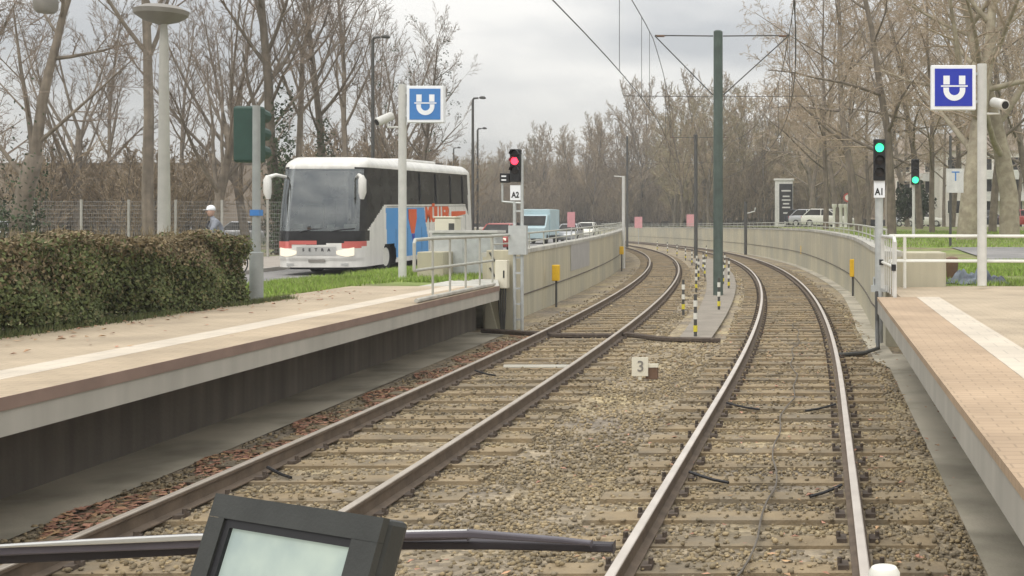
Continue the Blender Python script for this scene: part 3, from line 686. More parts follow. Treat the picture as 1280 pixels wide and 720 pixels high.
mast(-3.27, 36, zc(38, 36), .155, M['green'], label='tall green overhead line mast with V braces, nearest on the island', arms=(-5.25, -1.07, zc(45, 36), zc(119, 36), zc(121, 36)))
mast(-8.82, 80, zc(168, 80), .13, M['mastgrey'], label='thinner dark mast farther along the island path', arms=(-10.6, -6.6, zc(172, 80), zc(200, 80), zc(203, 80)), braces=False)
mast(P(784, 0, 112).x, 112, zc(170, 112), .12, M['mastgrey'], label='dark distant mast where the left track disappears', arms=(P(784, 0, 112).x - 2.2, P(784, 0, 112).x + 3, zc(205, 112), zc(225, 112), zc(235, 112)))
t = thing('short_post', 'pale short post at the bend of the left retaining wall', 'post', (P(779.5, 0, 60).x, 60, -.17))
MB().tube([(0, 0, 0), (0, 0, zc(220, 60) + .17)], .085, 12).build('pole', M['palegrey'], t, smooth=True, local=True); MB().tube([(-.02, 0, zc(221, 60) + .17), (-.5, 0, zc(221, 60) + .2)], .03, 8).build('arm', M['palegrey'], t, local=True)
t = thing('short_post', 'short grey post before the right curving wall beside the green mast', 'post', (P(932, 0, 88).x, 88, -.17))
MB().tube([(0, 0, 0), (0, 0, zc(252, 88) + .17)], .12, 12).build('pole', M['mastgrey'], t, smooth=True, local=True); MB().tube([(0, 0, zc(266, 88) + .1), (.7, 0, zc(263, 88) + .1), (.75, 0, zc(258, 88) + .1)], .04, 8).build('arm', M['palegrey'], t, local=True)
def wire(name, pts, r, label, cat):
    return tag(MB().tube(pts, r, 5).build(name, M['cable'], loc=pts[0]), label, cat)
def line(T_, xoff36, lab):
    ya = [-20, -8] + rng(-6, 36, 3) + rng(38, 80, 4) + rng(84, 112, 4)
    xo = lambda y: T_(y) + xoff36
    c = thing('contact_wire', 'contact wire hung over the %s track' % lab, 'overhead wire', (xo(10), 10, 5.5))
    MB().tube([(xo(y), y, 5.56) for y in ya], .011, 5).build('wire', M['cable'], c)
    sag = lambda y: zc(45, 36) - .05 - .45 * (1 - ((((y - 36) % 44) - 22) / 22) ** 2) if y < 36 else zc(45, 36) - .08 - .4 * (1 - (((y - 36) % 44 - 22) / 22) ** 2)
    s = thing('messenger_wire', 'sagging messenger wire with droppers over the %s track' % lab, 'overhead wire', (xo(10), 10, 7.2))
    MB().tube([(xo(y), y, sag(y)) for y in ya], .012, 5).build('wire', M['cable'], s)
    for y in (26, 31.5, 34.4, 45, 58): MB().tube([(xo(y), y, 5.56), (xo(y), y, sag(y))], .007, 4).build('dropper', M['cable'], s)
line(TL, .33, 'left'); line(TR, .08, 'right')

# ------------------------------------------------------------------ lamps and road signal on the left
b = P(205, 292, 21); b.z = .9
t = thing('street_lamp', 'pale column lamp with wide disc head rising behind the hedge', 'street lamp', b)
H = P(0, 12, 21).z - b.z
MB().tube([(0, 0, 0), (0, 0, 1.6), (0, 0, H - .55), (0, 0, H - .2)], [.115, .105, .075, .05], 16).build('column', M['lampcol'], t, smooth=True, local=True)
MB().lathe([(.05, -.28), (.30, -.20), (.44, -.10), (.46, -.02), (.30, .06), (.08, .10)], 24, (-.05, 0, H)).build('lamp_head', M['lampgrey'], t, smooth=True, local=True)
b = P(57, 0, 30)
t = thing('hanging_lamp', 'small cylindrical grey lamp hanging at the top before the leaning trunk', 'street lamp', (b.x, 30, P(0, 16, 30).z))
MB().lathe([(.20, 0), (.27, .08), (.29, .30), (.27, .50), (.1, .58)], 18).build('lamp_head', M['lampgrey'], t, smooth=True, local=True)
MB().tube([(-14, -.5, 1.4), (-7, -.2, .85), (0, 0, .62), (7, .2, .85), (14, .5, 1.5)], .012, 5).build('span_wire', M['cable'], t, local=True)
MB().tube([(0, 0, .55), (0, 0, .64)], .03, 8).build('hanger', M['cable'], t, local=True)
b = P(320.5, 376, 17.4); b.z = .90
t = thing('traffic_light', 'road traffic light seen from its dark green back, at hedge end', 'traffic light', b)
MB().tube([(0, 0, 0), (0, 0, .75), (0, 0, .76), (0, 0, P(0, 132, 17.4).z - b.z)], [.10, .10, .062, .055], 14).build('pole', M['polegrey'], t, smooth=True, local=True)
zh = P(0, 167, 17.4).z - b.z
hd = MB().box((-.19, .17, zh), (.42, .2, .86)).build('signal_head', M['dkgreen'], t, local=True, bevel=.04)
for k in (-1, 0, 1):
    MB().tube([(-.3, .26, zh + k * .28 + .03), (-.46, .44, zh + k * .28 + .015)], [.12, .10], 12).build('hood', M['dkgreen'], hd, local=True)
    MB().tube([(-.1, .26, zh + k * .28 + .03), (-.07, .44, zh + k * .28 + .015)], [.12, .10], 12).build('hood', M['dkgreen'], hd, local=True)
MB().box((0, .05, zh), (.06, .1, .5)).build('bracket', M['dkgreen'], t, local=True)
MB().box((0, -.0, P(0, 266, 17.4).z - b.z), (.135, .135, .09)).build('band', M['blue_l'], t, local=True)
def road_lamp(px, pyt, Z, arm, label, rr=.08):
    b = P(px, 0, Z); b.z = zv(Z) - .05; h = P(0, pyt, Z).z - b.z
    t = thing('street_lamp', label, 'street lamp', b, group='slim road lamps beyond the coach')
    MB().tube([(0, 0, 0), (0, 0, h - .1), (.06, 0, h), (arm * .4, 0, h + .02)], [rr, rr * .8, rr * .7, rr * .6], 10).build('column', M['mastgrey'], t, smooth=True, local=True)
    MB().lathe([(.0, -.06), (.17, -.04), (.2, .02), (.12, .09), (.0, .11)], 12, (0, 0, 0)).build('lamp_head', M['mastgrey'], t, smooth=True, local=True)
    hd = [c for c in bpy.data.objects if c.parent == t][-1]
    hd.data.transform(Matrix.Translation((arm * .7, 0, h + .02)) @ Matrix.Diagonal((arm * .9 / .4 * .55, 1, 1, 1)))
road_lamp(591, 123, 62, .75, 'slim dark road lamp just behind the rear of the coach, nearer of the pair')
road_lamp(597, 161, 82, .7, 'slim dark road lamp behind the coach, lower second one of the pair')
road_lamp(567, 185, 105, .7, 'short far road lamp peeping over the coach roof')
road_lamp(466, 47, 50, .8, 'dark tall road lamp among bare trees left of the faded blue sign')

# ------------------------------------------------------------------ coach
def coach():
    t = thing('coach', 'white touring coach with dark glazing and sky blue side panel, on the road', 'coach', (-15.83, 36.0, zr(36) - .02), 0, rx=math.atan(.021))
    L, HW, H = 11.6, 1.355, 3.76
    nz = 64; zs = [.28 + (H - .28) * i / nz for i in range(nz + 1)]
    def outline(z):
        roof = clamp((z - 3.42) / .34); tum = .05 * clamp((z - 1.5) / 1.9)
        hw = HW - tum - .20 * roof ** 2.2
        yf = .02 + .38 * clamp((z - 1.15) / 2.2) ** 1.5 + .42 * roof ** 2 + (.05 if z < .5 else 0)
        yr = L - .10 * clamp((z - 1.2) / 2) - .35 * roof ** 2
        rf, rr_ = .42, .22; pts = []
        def arc(cx, cy, r, a0, a1, n):
            for i in range(n + 1): a = a0 + (a1 - a0) * i / n; pts.append((cx + r * math.cos(a), cy + r * math.sin(a)))
        nf = 24
        for i in range(nf): pts.append((-hw + rf + (2 * hw - 2 * rf) * i / nf, yf))
        arc(hw - rf, yf + rf, rf, -math.pi / 2, 0, 9)
        ns = 190
        for i in range(1, ns): pts.append((hw, yf + rf + (yr - rr_ - yf - rf) * i / ns))
        arc(hw - rr_, yr - rr_, rr_, 0, math.pi / 2, 5)
        for i in range(1, nf): pts.append((hw - rr_ - (2 * hw - 2 * rr_) * i / nf, yr))
        arc(-hw + rr_, yr - rr_, rr_, math.pi / 2, math.pi, 5)
        for i in range(1, ns): pts.append((-hw, yr - rr_ - (yr - rr_ - yf - rf) * i / ns))
        arc(-hw + rf, yf + rf, rf, math.pi, 1.5 * math.pi, 9)
        # slight bow of the front
        return [(x, y - .10 * max(0, 1 - (x / HW) ** 2) if y < 1.0 and abs(x) < HW else y) for x, y in pts]
    rings = [outline(z) for z in zs]; n = len(rings[0])
    wheels = (2.42, 8.35, 9.75)
    def cls(x, y, z):
        if z < .92:
            for wy in wheels:
                if abs(x) > 1.0 and math.hypot(y - wy, z - .5) < .58: return None
        front = y < .62 + .2 * clamp((z - 1.2) / 2)
        side = abs(x) > 1.05 and y < 11.0
        if front and abs(x) < 1.24 and 1.42 < z < 3.40: return 'windscreen'
        if y < .75 and .98 + .10 * abs(x) < z <= 1.42: return 'front_panel'
        if y < .5 and .84 + .05 * abs(x) < z <= .985 + .10 * abs(x) and abs(x) > .76: return 'headlight_brow' if x < 0 else 'headlight_brow.right'
        if side and z < 3.42 and y < 11.2:
            if y < 2.05 and z > 1.12 + .55 * y: return 'side_glass'
            if y >= 2.05 and z > 2.25 and z < 3.42: return 'side_glass' if (y < 10.6 or z > 2.25 - (y - 10.6) * 1.6) else 'side_glass'
            if 10.6 < y and z > 2.25 - (y - 10.6) * 1.2 and z <= 2.25: return 'side_glass'
            if x > 0 and 2.15 < y < 6.2 - .35 * clamp((z - .9) / .9) and .42 < z < 2.12: return 'blue_panel'
        return 'body'
    parts = {}
    for i in range(nz):
        for k in range(n):
            k2 = (k + 1) % n
            q = [(*rings[i][k], zs[i]), (*rings[i][k2], zs[i]), (*rings[i + 1][k2], zs[i + 1]), (*rings[i + 1][k], zs[i + 1])]
            c = [sum(v[j] for v in q) / 4 for j in range(3)]
            c_ = cls(*c)
            if c_: parts.setdefault(c_, []).append(((i, k), (i, k2), (i + 1, k2), (i + 1, k)))
    mats = dict(body=M['whitegl'], windscreen=M['wind'], front_panel=M['glossblack'], headlight_brow=M['redfade'], side_glass=M['glass'], blue_panel=M['busblue'])
    objs = {}
    for nm, fs in parts.items():
        ix = {}; g = MB()
        for f in fs:
            ff = []
            for a in f:
                if a not in ix: ix[a] = len(g.v); g.v.append((*rings[a[0]][a[1]], zs[a[0]]))
                ff.append(ix[a])
            g.f.append(tuple(ff))
        if nm == 'body':
            top = [ix[(nz, k)] for k in range(n)]; g.f.append(tuple(top))
        objs[nm] = g.build(nm.split('.')[0], mats[nm.split('.')[0]], t, smooth='all', local=True)
    MB().box((0, L / 2, .55), (2.0, L - .6, .7)).build('chassis', M['black'], t, local=True)
    g = MB(); g.box((0, 6.8, 3.80), (1.75, 3.4, .16)); g.build('roof_unit', M['whitegl'], t, local=True, bevel=.06)
    MB().box((0, 2.6, 3.77), (1.5, 1.1, .07)).build('roof_hatch', M['whitegl'], t, local=True, bevel=.03)
    for x in (-1, 1):
        # drooping white mirrors
        mm = MB().tube([(x * 1.12, .35, 3.12), (x * 1.30, .05, 3.18), (x * 1.46, -.12, 3.10)], [.05, .055, .07], 10).build('mirror', M['whitegl'], t, smooth=True, local=True)
        MB().tube([(x * 1.46, -.12, 3.16), (x * 1.48, -.13, 3.02), (x * 1.48, -.13, 2.62), (x * 1.46, -.12, 2.42)], [.06, .12, .12, .06], 12).build('mirror_shell', M['whitegl'], mm, smooth=True, local=True)
        def fyy(xx, zz_):
            r = outline(zz_); return min(p[1] for p in r if abs(p[0] - xx) < .10)
        hl = MB(); top_, bot_ = [], []
        for k in range(7):
            xx = x * (.62 + .09 * k); q_ = k / 6
            top_.append((xx, fyy(xx, .85) - .015, .80 + .11 * q_)); bot_.append((xx, fyy(xx, .65) - .015, .70 - .08 * math.sin(q_ * 2.6)))
        for k in range(6): hl.quad(bot_[k], bot_[k + 1], top_[k + 1], top_[k])
        hl.build('headlight', M['lens'], t, smooth='all', local=True)
        MB().box((x * .85, .02, .37), (.22, .06, .08)).build('fog_lamp', M['chrome'], t, local=True)
        for wy in wheels:
            Mx = Matrix.Rotation(R(90) * x, 3, 'Y')
            wh = MB().lathe([(.30, -.14), (.48, -.14), (.51, -.06), (.51, .1), (.47, .14), (.30, .14)], 28, (x * 1.08, wy, .5), Mx).build('wheel', M['tyre'], t, smooth=True, local=True)
            MB().lathe([(.0, -.02), (.1, .09), (.13, .02), (.24, .03), (.29, .1), (.31, .141)], 24, (x * 1.08, wy, .5), Mx).build('rim', M['white'], wh, smooth=True, local=True)
    # grille with lettering, red strip, plate, wipers
    def fy(x, z):
        r = outline(z); return min(p[1] for p in r if abs(p[0] - x) < .12)
    gr = MB()
    for x0, x1 in [(-.62 + .155 * i, -.62 + .155 * (i + 1)) for i in range(8)]:
        gr.quad((x0, fy(x0, .8) - .012, .66), (x1, fy(x1, .8) - .012, .66), (x1, fy(x1, .9) - .012, .93), (x0, fy(x0, .9) - .012, .93))
    gro = gr.build('grille', M['chrome'], t, local=True)
    for i, ch in enumerate('SETRA'): 
        x = -.40 + .2 * i; text(ch, .13, M['black'], gro, Matrix.Translation((x, fy(x, .85) - .02, .83)) @ RX90, ext=.003, bold=.004)
    g = MB()
    for i in range(6): x0, x1 = -.85 + .145 * i, -.85 + .145 * (i + 1); g.quad((x0, fy(x0, 1.1) - .012, 1.0), (x1, fy(x1, 1.1) - .012, 1.0), (x1, fy(x1, 1.1) - .012, 1.12), (x0, fy(x0, 1.1) - .012, 1.12))
    g.build('red_strip', M['redfade'], t, local=True)
    MB().box((0, fy(0, .45) - .02, .50), (.52, .02, .12)).build('number_plate', M['lampgrey'], t, local=True)
    for x in (-.5, .45): MB().tube([(x, fy(x, 1.4) - .03, 1.40), (x + .35, fy(x, 1.5) - .03, 1.47), (x + .75, fy(.6, 1.55) - .0, 1.5)], .015, 6).build('wiper', M['black'], t, local=True)
    # inside: dashboard, papers, wheel and seat rows
    MB().box((0, .98, 1.40), (2.3, .75, .16)).build('dashboard', M['coachdash'], t, local=True, bevel=.03)
    MB().box((0, 1.45, 1.0), (2.4, .06, .8)).build('dash_panel', M['black'], t, local=True)
    for x, w_ in ((-.95, .28), (-.35, .18), (.08, .22), (.7, .4)): MB().box((x, .82, 1.55), (w_, .03, .13), M=Matrix.Rotation(R(-25), 3, 'X')).build('dash_paper', M['white'], t, local=True)
    g = MB(); g.tube([(.58 + .24 * math.cos(a), 1.45 + .10 * math.sin(a), 1.62 + .21 * math.sin(a)) for a in [2 * math.pi * k / 24 for k in range(25)]], .018, 6, False); g.build('steering_wheel', M['black'], t, local=True)
    for r_ in range(6):
        for x in (-.95, -.48, .48, .95):
            if r_ == 0 and x < 0: continue
            MB().box((x, 2.2 + r_ * .95, 1.95), (.42, .16, 1.0)).build('seat', M['seat'], t, local=True, bevel=.06)
    MB().box((0, L / 2, 1.28), (2.3, L - .9, .06)).build('cabin_floor', M['coachdash'], t, local=True)
    for y in (3.7, 5.4, 7.1, 8.8, 10.3): MB().box((HW - .022 , y, 2.82), (.05, .05, 1.08), M=Matrix.Rotation(R(-1.4), 3, 'Y')).build('window_pillar', M['black'], t, local=True)
    for y in (6.3, 7.9, 9.1, 10.6): MB().box((HW + .0015, y, 1.2), (.004, .014, 1.2)).build('hatch_seam', M['mastgrey'], t, local=True)
    MB().box((HW + .0015, 6.5, 2.17), (.004, 8.6, .018)).build('waist_trim', M['mastgrey'], t, local=True)
    # side lettering and the red wedge
    sx = HW + .006
    RY = Matrix.Rotation(R(90), 4, 'Z') @ RX90
    text('MÜLLER', .74, M['red'], t, Matrix.Translation((sx - .008, 7.25, 1.84)) @ RY, ext=.006, bold=.034, sx=1.02)
    MB().prism([(8.85, 1.72), (10.6, 1.84), (10.6, 1.96), (8.85, 1.96)], lambda u, v: Vector((sx - .01, u, v)), lambda u, v: Vector((sx, u, v))).build('red_swoosh', M['red'], t, local=True)
    MB().prism([(4.2, 2.08), (4.98, 2.08), (5.0, 1.75), (4.76, 1.22), (4.46, 1.22), (4.2, 1.75)], lambda u, v: Vector((sx - .01, u, v)), lambda u, v: Vector((sx, u, v))).build('red_wedge', M['red'], t, local=True)
    MB().prism([(4.5, 1.2), (4.8, 1.2), (4.65, .8)], lambda u, v: Vector((sx - .01, u, v)), lambda u, v: Vector((sx, u, v))).build('dark_wedge', M['blue_r'], t, local=True)
    for y in (3.0, 4.1, 5.5): MB().box((sx - .004, y, .95), (.004, .012, .95)).build('hatch_seam', M['black'], t, local=True)
coach()

# ------------------------------------------------------------------ other vehicles
CAR = {}
def car(loc, rz, paint, label, group='parked cars', k='hatch', lit=False, sc=1.0):
    key = (k, paint.name, lit)
    if key in CAR: return dup(CAR[key], loc, rz, label, group, sc)
    t = thing('parked_car' if not lit else 'car', label, 'car', loc, rz, group)
    # stations along y (front at -y): (y, z bottom, z belt, half width)
    st = [(-2.1, .35, .62, .70), (-2.0, .25, .74, .80), (-1.5, .22, .86, .86), (-.9, .2, .93, .88), (0, .2, .96, .88), (1.1, .2, .97, .88), (1.75, .24, .98, .84), (2.05, .30, .94, .78), (2.12, .4, .8, .74)]
    g = MB(); n = 8
    for y, zb_, zt, hw in st:
        g.v += [(-hw * .92, y, zb_), (-hw, y, zb_ + .18), (-hw, y, zt - .12), (-hw * .93, y, zt), (hw * .93, y, zt), (hw, y, zt - .12), (hw, y, zb_ + .18), (hw * .92, y, zb_)]
    for i in range(len(st) - 1):
        for j in range(n): g.f.append((i * n + j, i * n + (j + 1) % n, (i + 1) * n + (j + 1) % n, (i + 1) * n + j))
    g.f.append(tuple(reversed(range(n)))); g.f.append(tuple(range((len(st) - 1) * n, len(st) * n)))
    body = g.build('body', paint, t, smooth=True, local=True)
    b4 = [(-.80, -1.0, .93), (.80, -1.0, .93), (.80, 1.85, .97), (-.80, 1.85, .97)]; t4 = [(-.60, -.25, 1.44), (.60, -.25, 1.44), (.60, 1.35, 1.46), (-.60, 1.35, 1.46)]
    g = MB(); g.add(b4 + t4, [(0, 1, 5, 4), (1, 2, 6, 5), (2, 3, 7, 6), (3, 0, 4, 7)]); g.build('windows', M['glass'], t, local=True)
    g = MB(); g.add([(x * 1.01, y, zz - .005) for x, y, zz in t4] + [(x * .9, y + (.08 if y < 0 else -.08), zz + .05) for x, y, zz in t4], [(4, 5, 6, 7), (0, 1, 5, 4), (1, 2, 6, 5), (2, 3, 7, 6), (3, 0, 4, 7)]); g.build('roof', paint, t, smooth=True, local=True)
    g = MB()
    for a_, b_ in zip(b4, t4): g.tube([a_, b_], .035, 6)
    for s in (-1, 1): g.tube([(s * .81, .35, .95), (s * .61, .4, 1.45)], .035, 6)
    g.build('pillars', paint, t, local=True)
    for s in (-1, 1):
        for y in (-1.3, 1.3):
            Mx = Matrix.Rotation(R(90) * s, 3, 'Y')
            wh = MB().lathe([(.18, -.1), (.30, -.1), (.32, 0), (.30, .1), (.18, .1)], 18, (s * .80, y, .32), Mx).build('wheel', M['tyre'], t, smooth=True, local=True)
            MB().lathe([(0, .06), (.16, .09), (.20, .105)], 14, (s * .80, y, .32), Mx).build('rim', M['chrome'], wh, local=True)
        MB().box((s * .62, -2.03, .64), (.3, .08, .13)).build('headlight', M['lens'], t, local=True, bevel=.02)
        MB().box((s * .64, 2.08, .82), (.24, .08, .18)).build('tail_light', M['taillight'] if lit else M['redcar'], t, local=True, bevel=.02)
    CAR[key] = t; t.scale = (sc, sc, sc); return t
def at(px, py, Z): p = P(px, py, Z); return (p.x, p.y, p.z)
def gat(px, Z, f): p = P(px, 0, Z); return (p.x, p.y, f(Z))
car(gat(1155, 112, zrt), R(78), M['white'], 'white hatchback parked beyond the lawn under the green road light')
car(gat(1143, 118, zrt), R(60), M['silver'], 'silver car half hidden behind the white hatchback')
car(gat(1035, 95, zrt), R(70), M['white'], 'white car parked right of the dark poster column')
car(gat(1018, 97, zrt), R(60), M['silver'], 'silver car parked between poster column and white car')
car(gat(1003, 99, zrt), R(40), M['darkcar'], 'dark blue car parked next to the poster column')
car(gat(1237, 105, zrt), R(80), M['darkcar'], 'dark car seen behind the deep blue sign pole')
car(gat(1280, 100, zrt), R(85), M['redcar'], 'dark red car at the right picture edge behind the plane tree')
pv = lambda y: zr(y) + .12
car(gat(28, 64, pv), R(95), M['silver'], 'silver car parked behind the fence at the left edge')
car(gat(75, 66, pv), R(85), M['darkcar'], 'dark car parked behind the fence left of the disc lamp')
car(gat(125, 65, pv), R(85), M['darkcar'], 'dark car parked behind the fence between leaning and straight trunk')
car(gat(228, 68, pv), R(95), M['silver'], 'silver car parked behind the fence beside the cyclist')
car(gat(322, 70, pv), R(95), M['silver'], 'silver car parked left of the coach mirror')
car(gat(624, 62, zr), R(4), M['redcar'], 'red car with lit tail lamps driving away behind the red signal', 'cars on the road', lit=True)
car(gat(712, 92, zr), R(3), M['silver'], 'silver car far along the road by the pink notice', 'cars on the road')
car(gat(733, 104, zr), R(3), M['white'], 'white car farthest along the road over the left wall', 'cars on the road')
t = thing('box_van', 'pale blue box van on the road above the left retaining wall', 'van', gat(674, 88, zr), R(2))
MB().box((0, .9, 1.62), (2.05, 3.6, 2.0)).build('cargo_box', M['vanpaint'], t, local=True, bevel=.05)
MB().prism([(-2.6, .4), (-.95, .4), (-.95, 2.2), (-1.5, 2.2), (-2.1, 1.35), (-2.6, 1.2)], lambda u, v: Vector((-.95, u, v)), lambda u, v: Vector((.95, u, v))).build('cab', M['vanpaint'], t, local=True, bevel=.04)
MB().box((0, .2, .5), (1.8, 4.8, .25)).build('chassis', M['black'], t, local=True)
MB().box((0, -.92 + 3.63, 1.55), (1.7, .02, 1.6)).build('rear_door', M['vanpaint'], t, local=True)
g = MB(); g.quad((-.85, -2.12, 1.38), (.85, -2.12, 1.38), (.85, -1.54, 2.14), (-.85, -1.54, 2.14)); g.build('windscreen', M['glass'], t, local=True)
for s in (-1, 1):
    for y in (-1.7, 1.9): MB().lathe([(.15, -.12), (.34, -.12), (.36, 0), (.34, .12), (.15, .12)], 16, (s * .85, y, .36), Matrix.Rotation(R(90) * s, 3, 'Y')).build('wheel', M['tyre'], t, smooth=True, local=True)
    MB().box((s * .9, 2.71, 1.0), (.12, .03, .3)).build('tail_light', M['redcar'], t, local=True)

# ------------------------------------------------------------------ cyclist and bicycle behind the hedge
def cyclist():
    b = P(265, 0, 33); gz = zr(33) + .12; hd = math.atan2(-.55, .83)
    bk = thing('bicycle', 'bicycle ridden by the person in the grey jacket behind the hedge', 'bicycle', (b.x, 33, gz), R(-52))
    # local: front wheel towards -y
    for y in (-.52, .52):
        g = MB(); n = 28
        ring = [(0, y + .33 * math.cos(2 * math.pi * k / n), .34 + .33 * math.sin(2 * math.pi * k / n)) for k in range(n + 1)]
        wh = g.tube(ring, .018, 6, False).build('wheel', M['tyre'], bk, smooth=True, local=True)
        g = MB(); [g.tube([(0, y, .34), (0, y + .32 * math.cos(a), .34 + .32 * math.sin(a))], .004, 4) for a in [2 * math.pi * k / 12 for k in range(12)]]; g.build('spokes', M['chrome'], wh, local=True)
    g = MB()
    for pl in ([(0, .52, .34), (0, .12, .32), (0, .22, .82), (0, .52, .34)], [(0, .12, .32), (0, -.33, .76), (0, .2, .76)], [(0, -.52, .34), (0, -.35, .7), (0, -.30, 1.0)]): g.tube(pl, .018, 8)
    g.build('frame', M['darkcar'], bk, local=True)
    MB().tube([(-.30, -.2, 1.08), (-.22, -.3, 1.06), (0, -.32, 1.03), (.22, -.3, 1.06), (.30, -.2, 1.08)], .016, 8).build('handlebar', M['black'], bk, local=True)
    MB().box((0, .24, .9), (.15, .26, .06)).build('saddle', M['black'], bk, local=True, bevel=.02)
    MB().tube([(-.12, .12, .25), (.12, .12, .39)], .015, 6).build('pedals', M['black'], bk, local=True)
    p = thing('person', 'person in grey jacket and pale cap riding a bicycle behind the hedge', 'person', (b.x, 33, gz), R(-52))
    V = [(0, .22, .98), (0, .16, 1.2), (0, .06, 1.42), (0, .02, 1.50), (0, -.01, 1.58),
         (.13, .22, .95), (.15, -.10, .78), (.12, .12, .36), (.12, .0, .30), (-.13, .22, .95), (-.15, -.08, .66), (-.12, .14, .24), (-.12, .02, .18),
         (.20, .06, 1.42), (.29, -.06, 1.20), (.27, -.22, 1.09), (.26, -.28, 1.08), (-.20, .06, 1.42), (-.29, -.06, 1.20), (-.27, -.22, 1.09), (-.26, -.28, 1.08)]
    E = [(0, 1), (1, 2), (2, 3), (3, 4), (0, 5), (5, 6), (6, 7), (7, 8), (0, 9), (9, 10), (10, 11), (11, 12), (2, 13), (13, 14), (14, 15), (15, 16), (2, 17), (17, 18), (18, 19), (19, 20)]
    rad = [.16, .155, .15, .07, .06, .10, .075, .05, .045, .10, .075, .05, .045, .085, .06, .045, .04, .085, .06, .045, .04]
    def skin(nm, V, E, rad, m, root=0):
        me = bpy.data.meshes.new(nm); me.from_pydata(V, E, []); o = bpy.data.objects.new(nm, me); COL.objects.link(o); o.parent = p
        md = o.modifiers.new('skin', 'SKIN'); sv = me.skin_vertices[0].data if len(me.skin_vertices) else None
        if sv is None:
            me.attributes
        for i, r in enumerate(rad): me.skin_vertices[0].data[i].radius = (r, r)
        me.skin_vertices[0].data[root].use_root = True
        o.modifiers.new('sub', 'SUBSURF').render_levels = 2; me.materials.append(m); return o
    try: skin('body', V, E, rad, M['jacket'])
    except Exception:
        g = MB(); [g.tube([V[a], V[c]], [rad[a], rad[c]], 12) for a, c in E]; g.build('body', M['jacket'], p, smooth='all', local=True)
    hd = MB().lathe([(.02, -.13), (.06, -.12), (.085, -.05), (.098, .03), (.09, .09), (.06, .125), (.01, .14)], 18, (0, -.03, 1.70)).build('head', M['skin'], p, smooth='all', local=True)
    MB().lathe([(.104, .02), (.108, .06), (.09, .12), (.05, .15), (.005, .158)], 18, (0, -.025, 1.70)).build('cap', M['signwhite'], p, smooth='all', local=True)
    MB().box((0, -.15, 1.735), (.14, .1, .012)).build('cap_peak', M['signwhite'], p, local=True)
    g = MB(); g.tube([(0, -.125, 1.70), (0, -.145, 1.675)], .014, 6); g.build('nose', M['skin'], hd, local=True)
    for s in (-1, 1): MB().box((s * .036, -.121, 1.715), (.022, .01, .012)).build('eye', M['black'], hd, local=True)
    g = MB(); g.tube([(-.15, -.04, 1.44), (0, -.12, 1.3), (.13, -.0, 1.1)], .025, 6); g.build('bag_strap', M['black'], p, local=True)
    for s in (-1, 1): MB().box((s * .26, -.29, 1.075), (.07, .1, .06)).build('glove', M['black'], p, local=True, bevel=.02)
    for o in (bk, p): o.scale = (1.1, 1.1, 1.12)
cyclist()

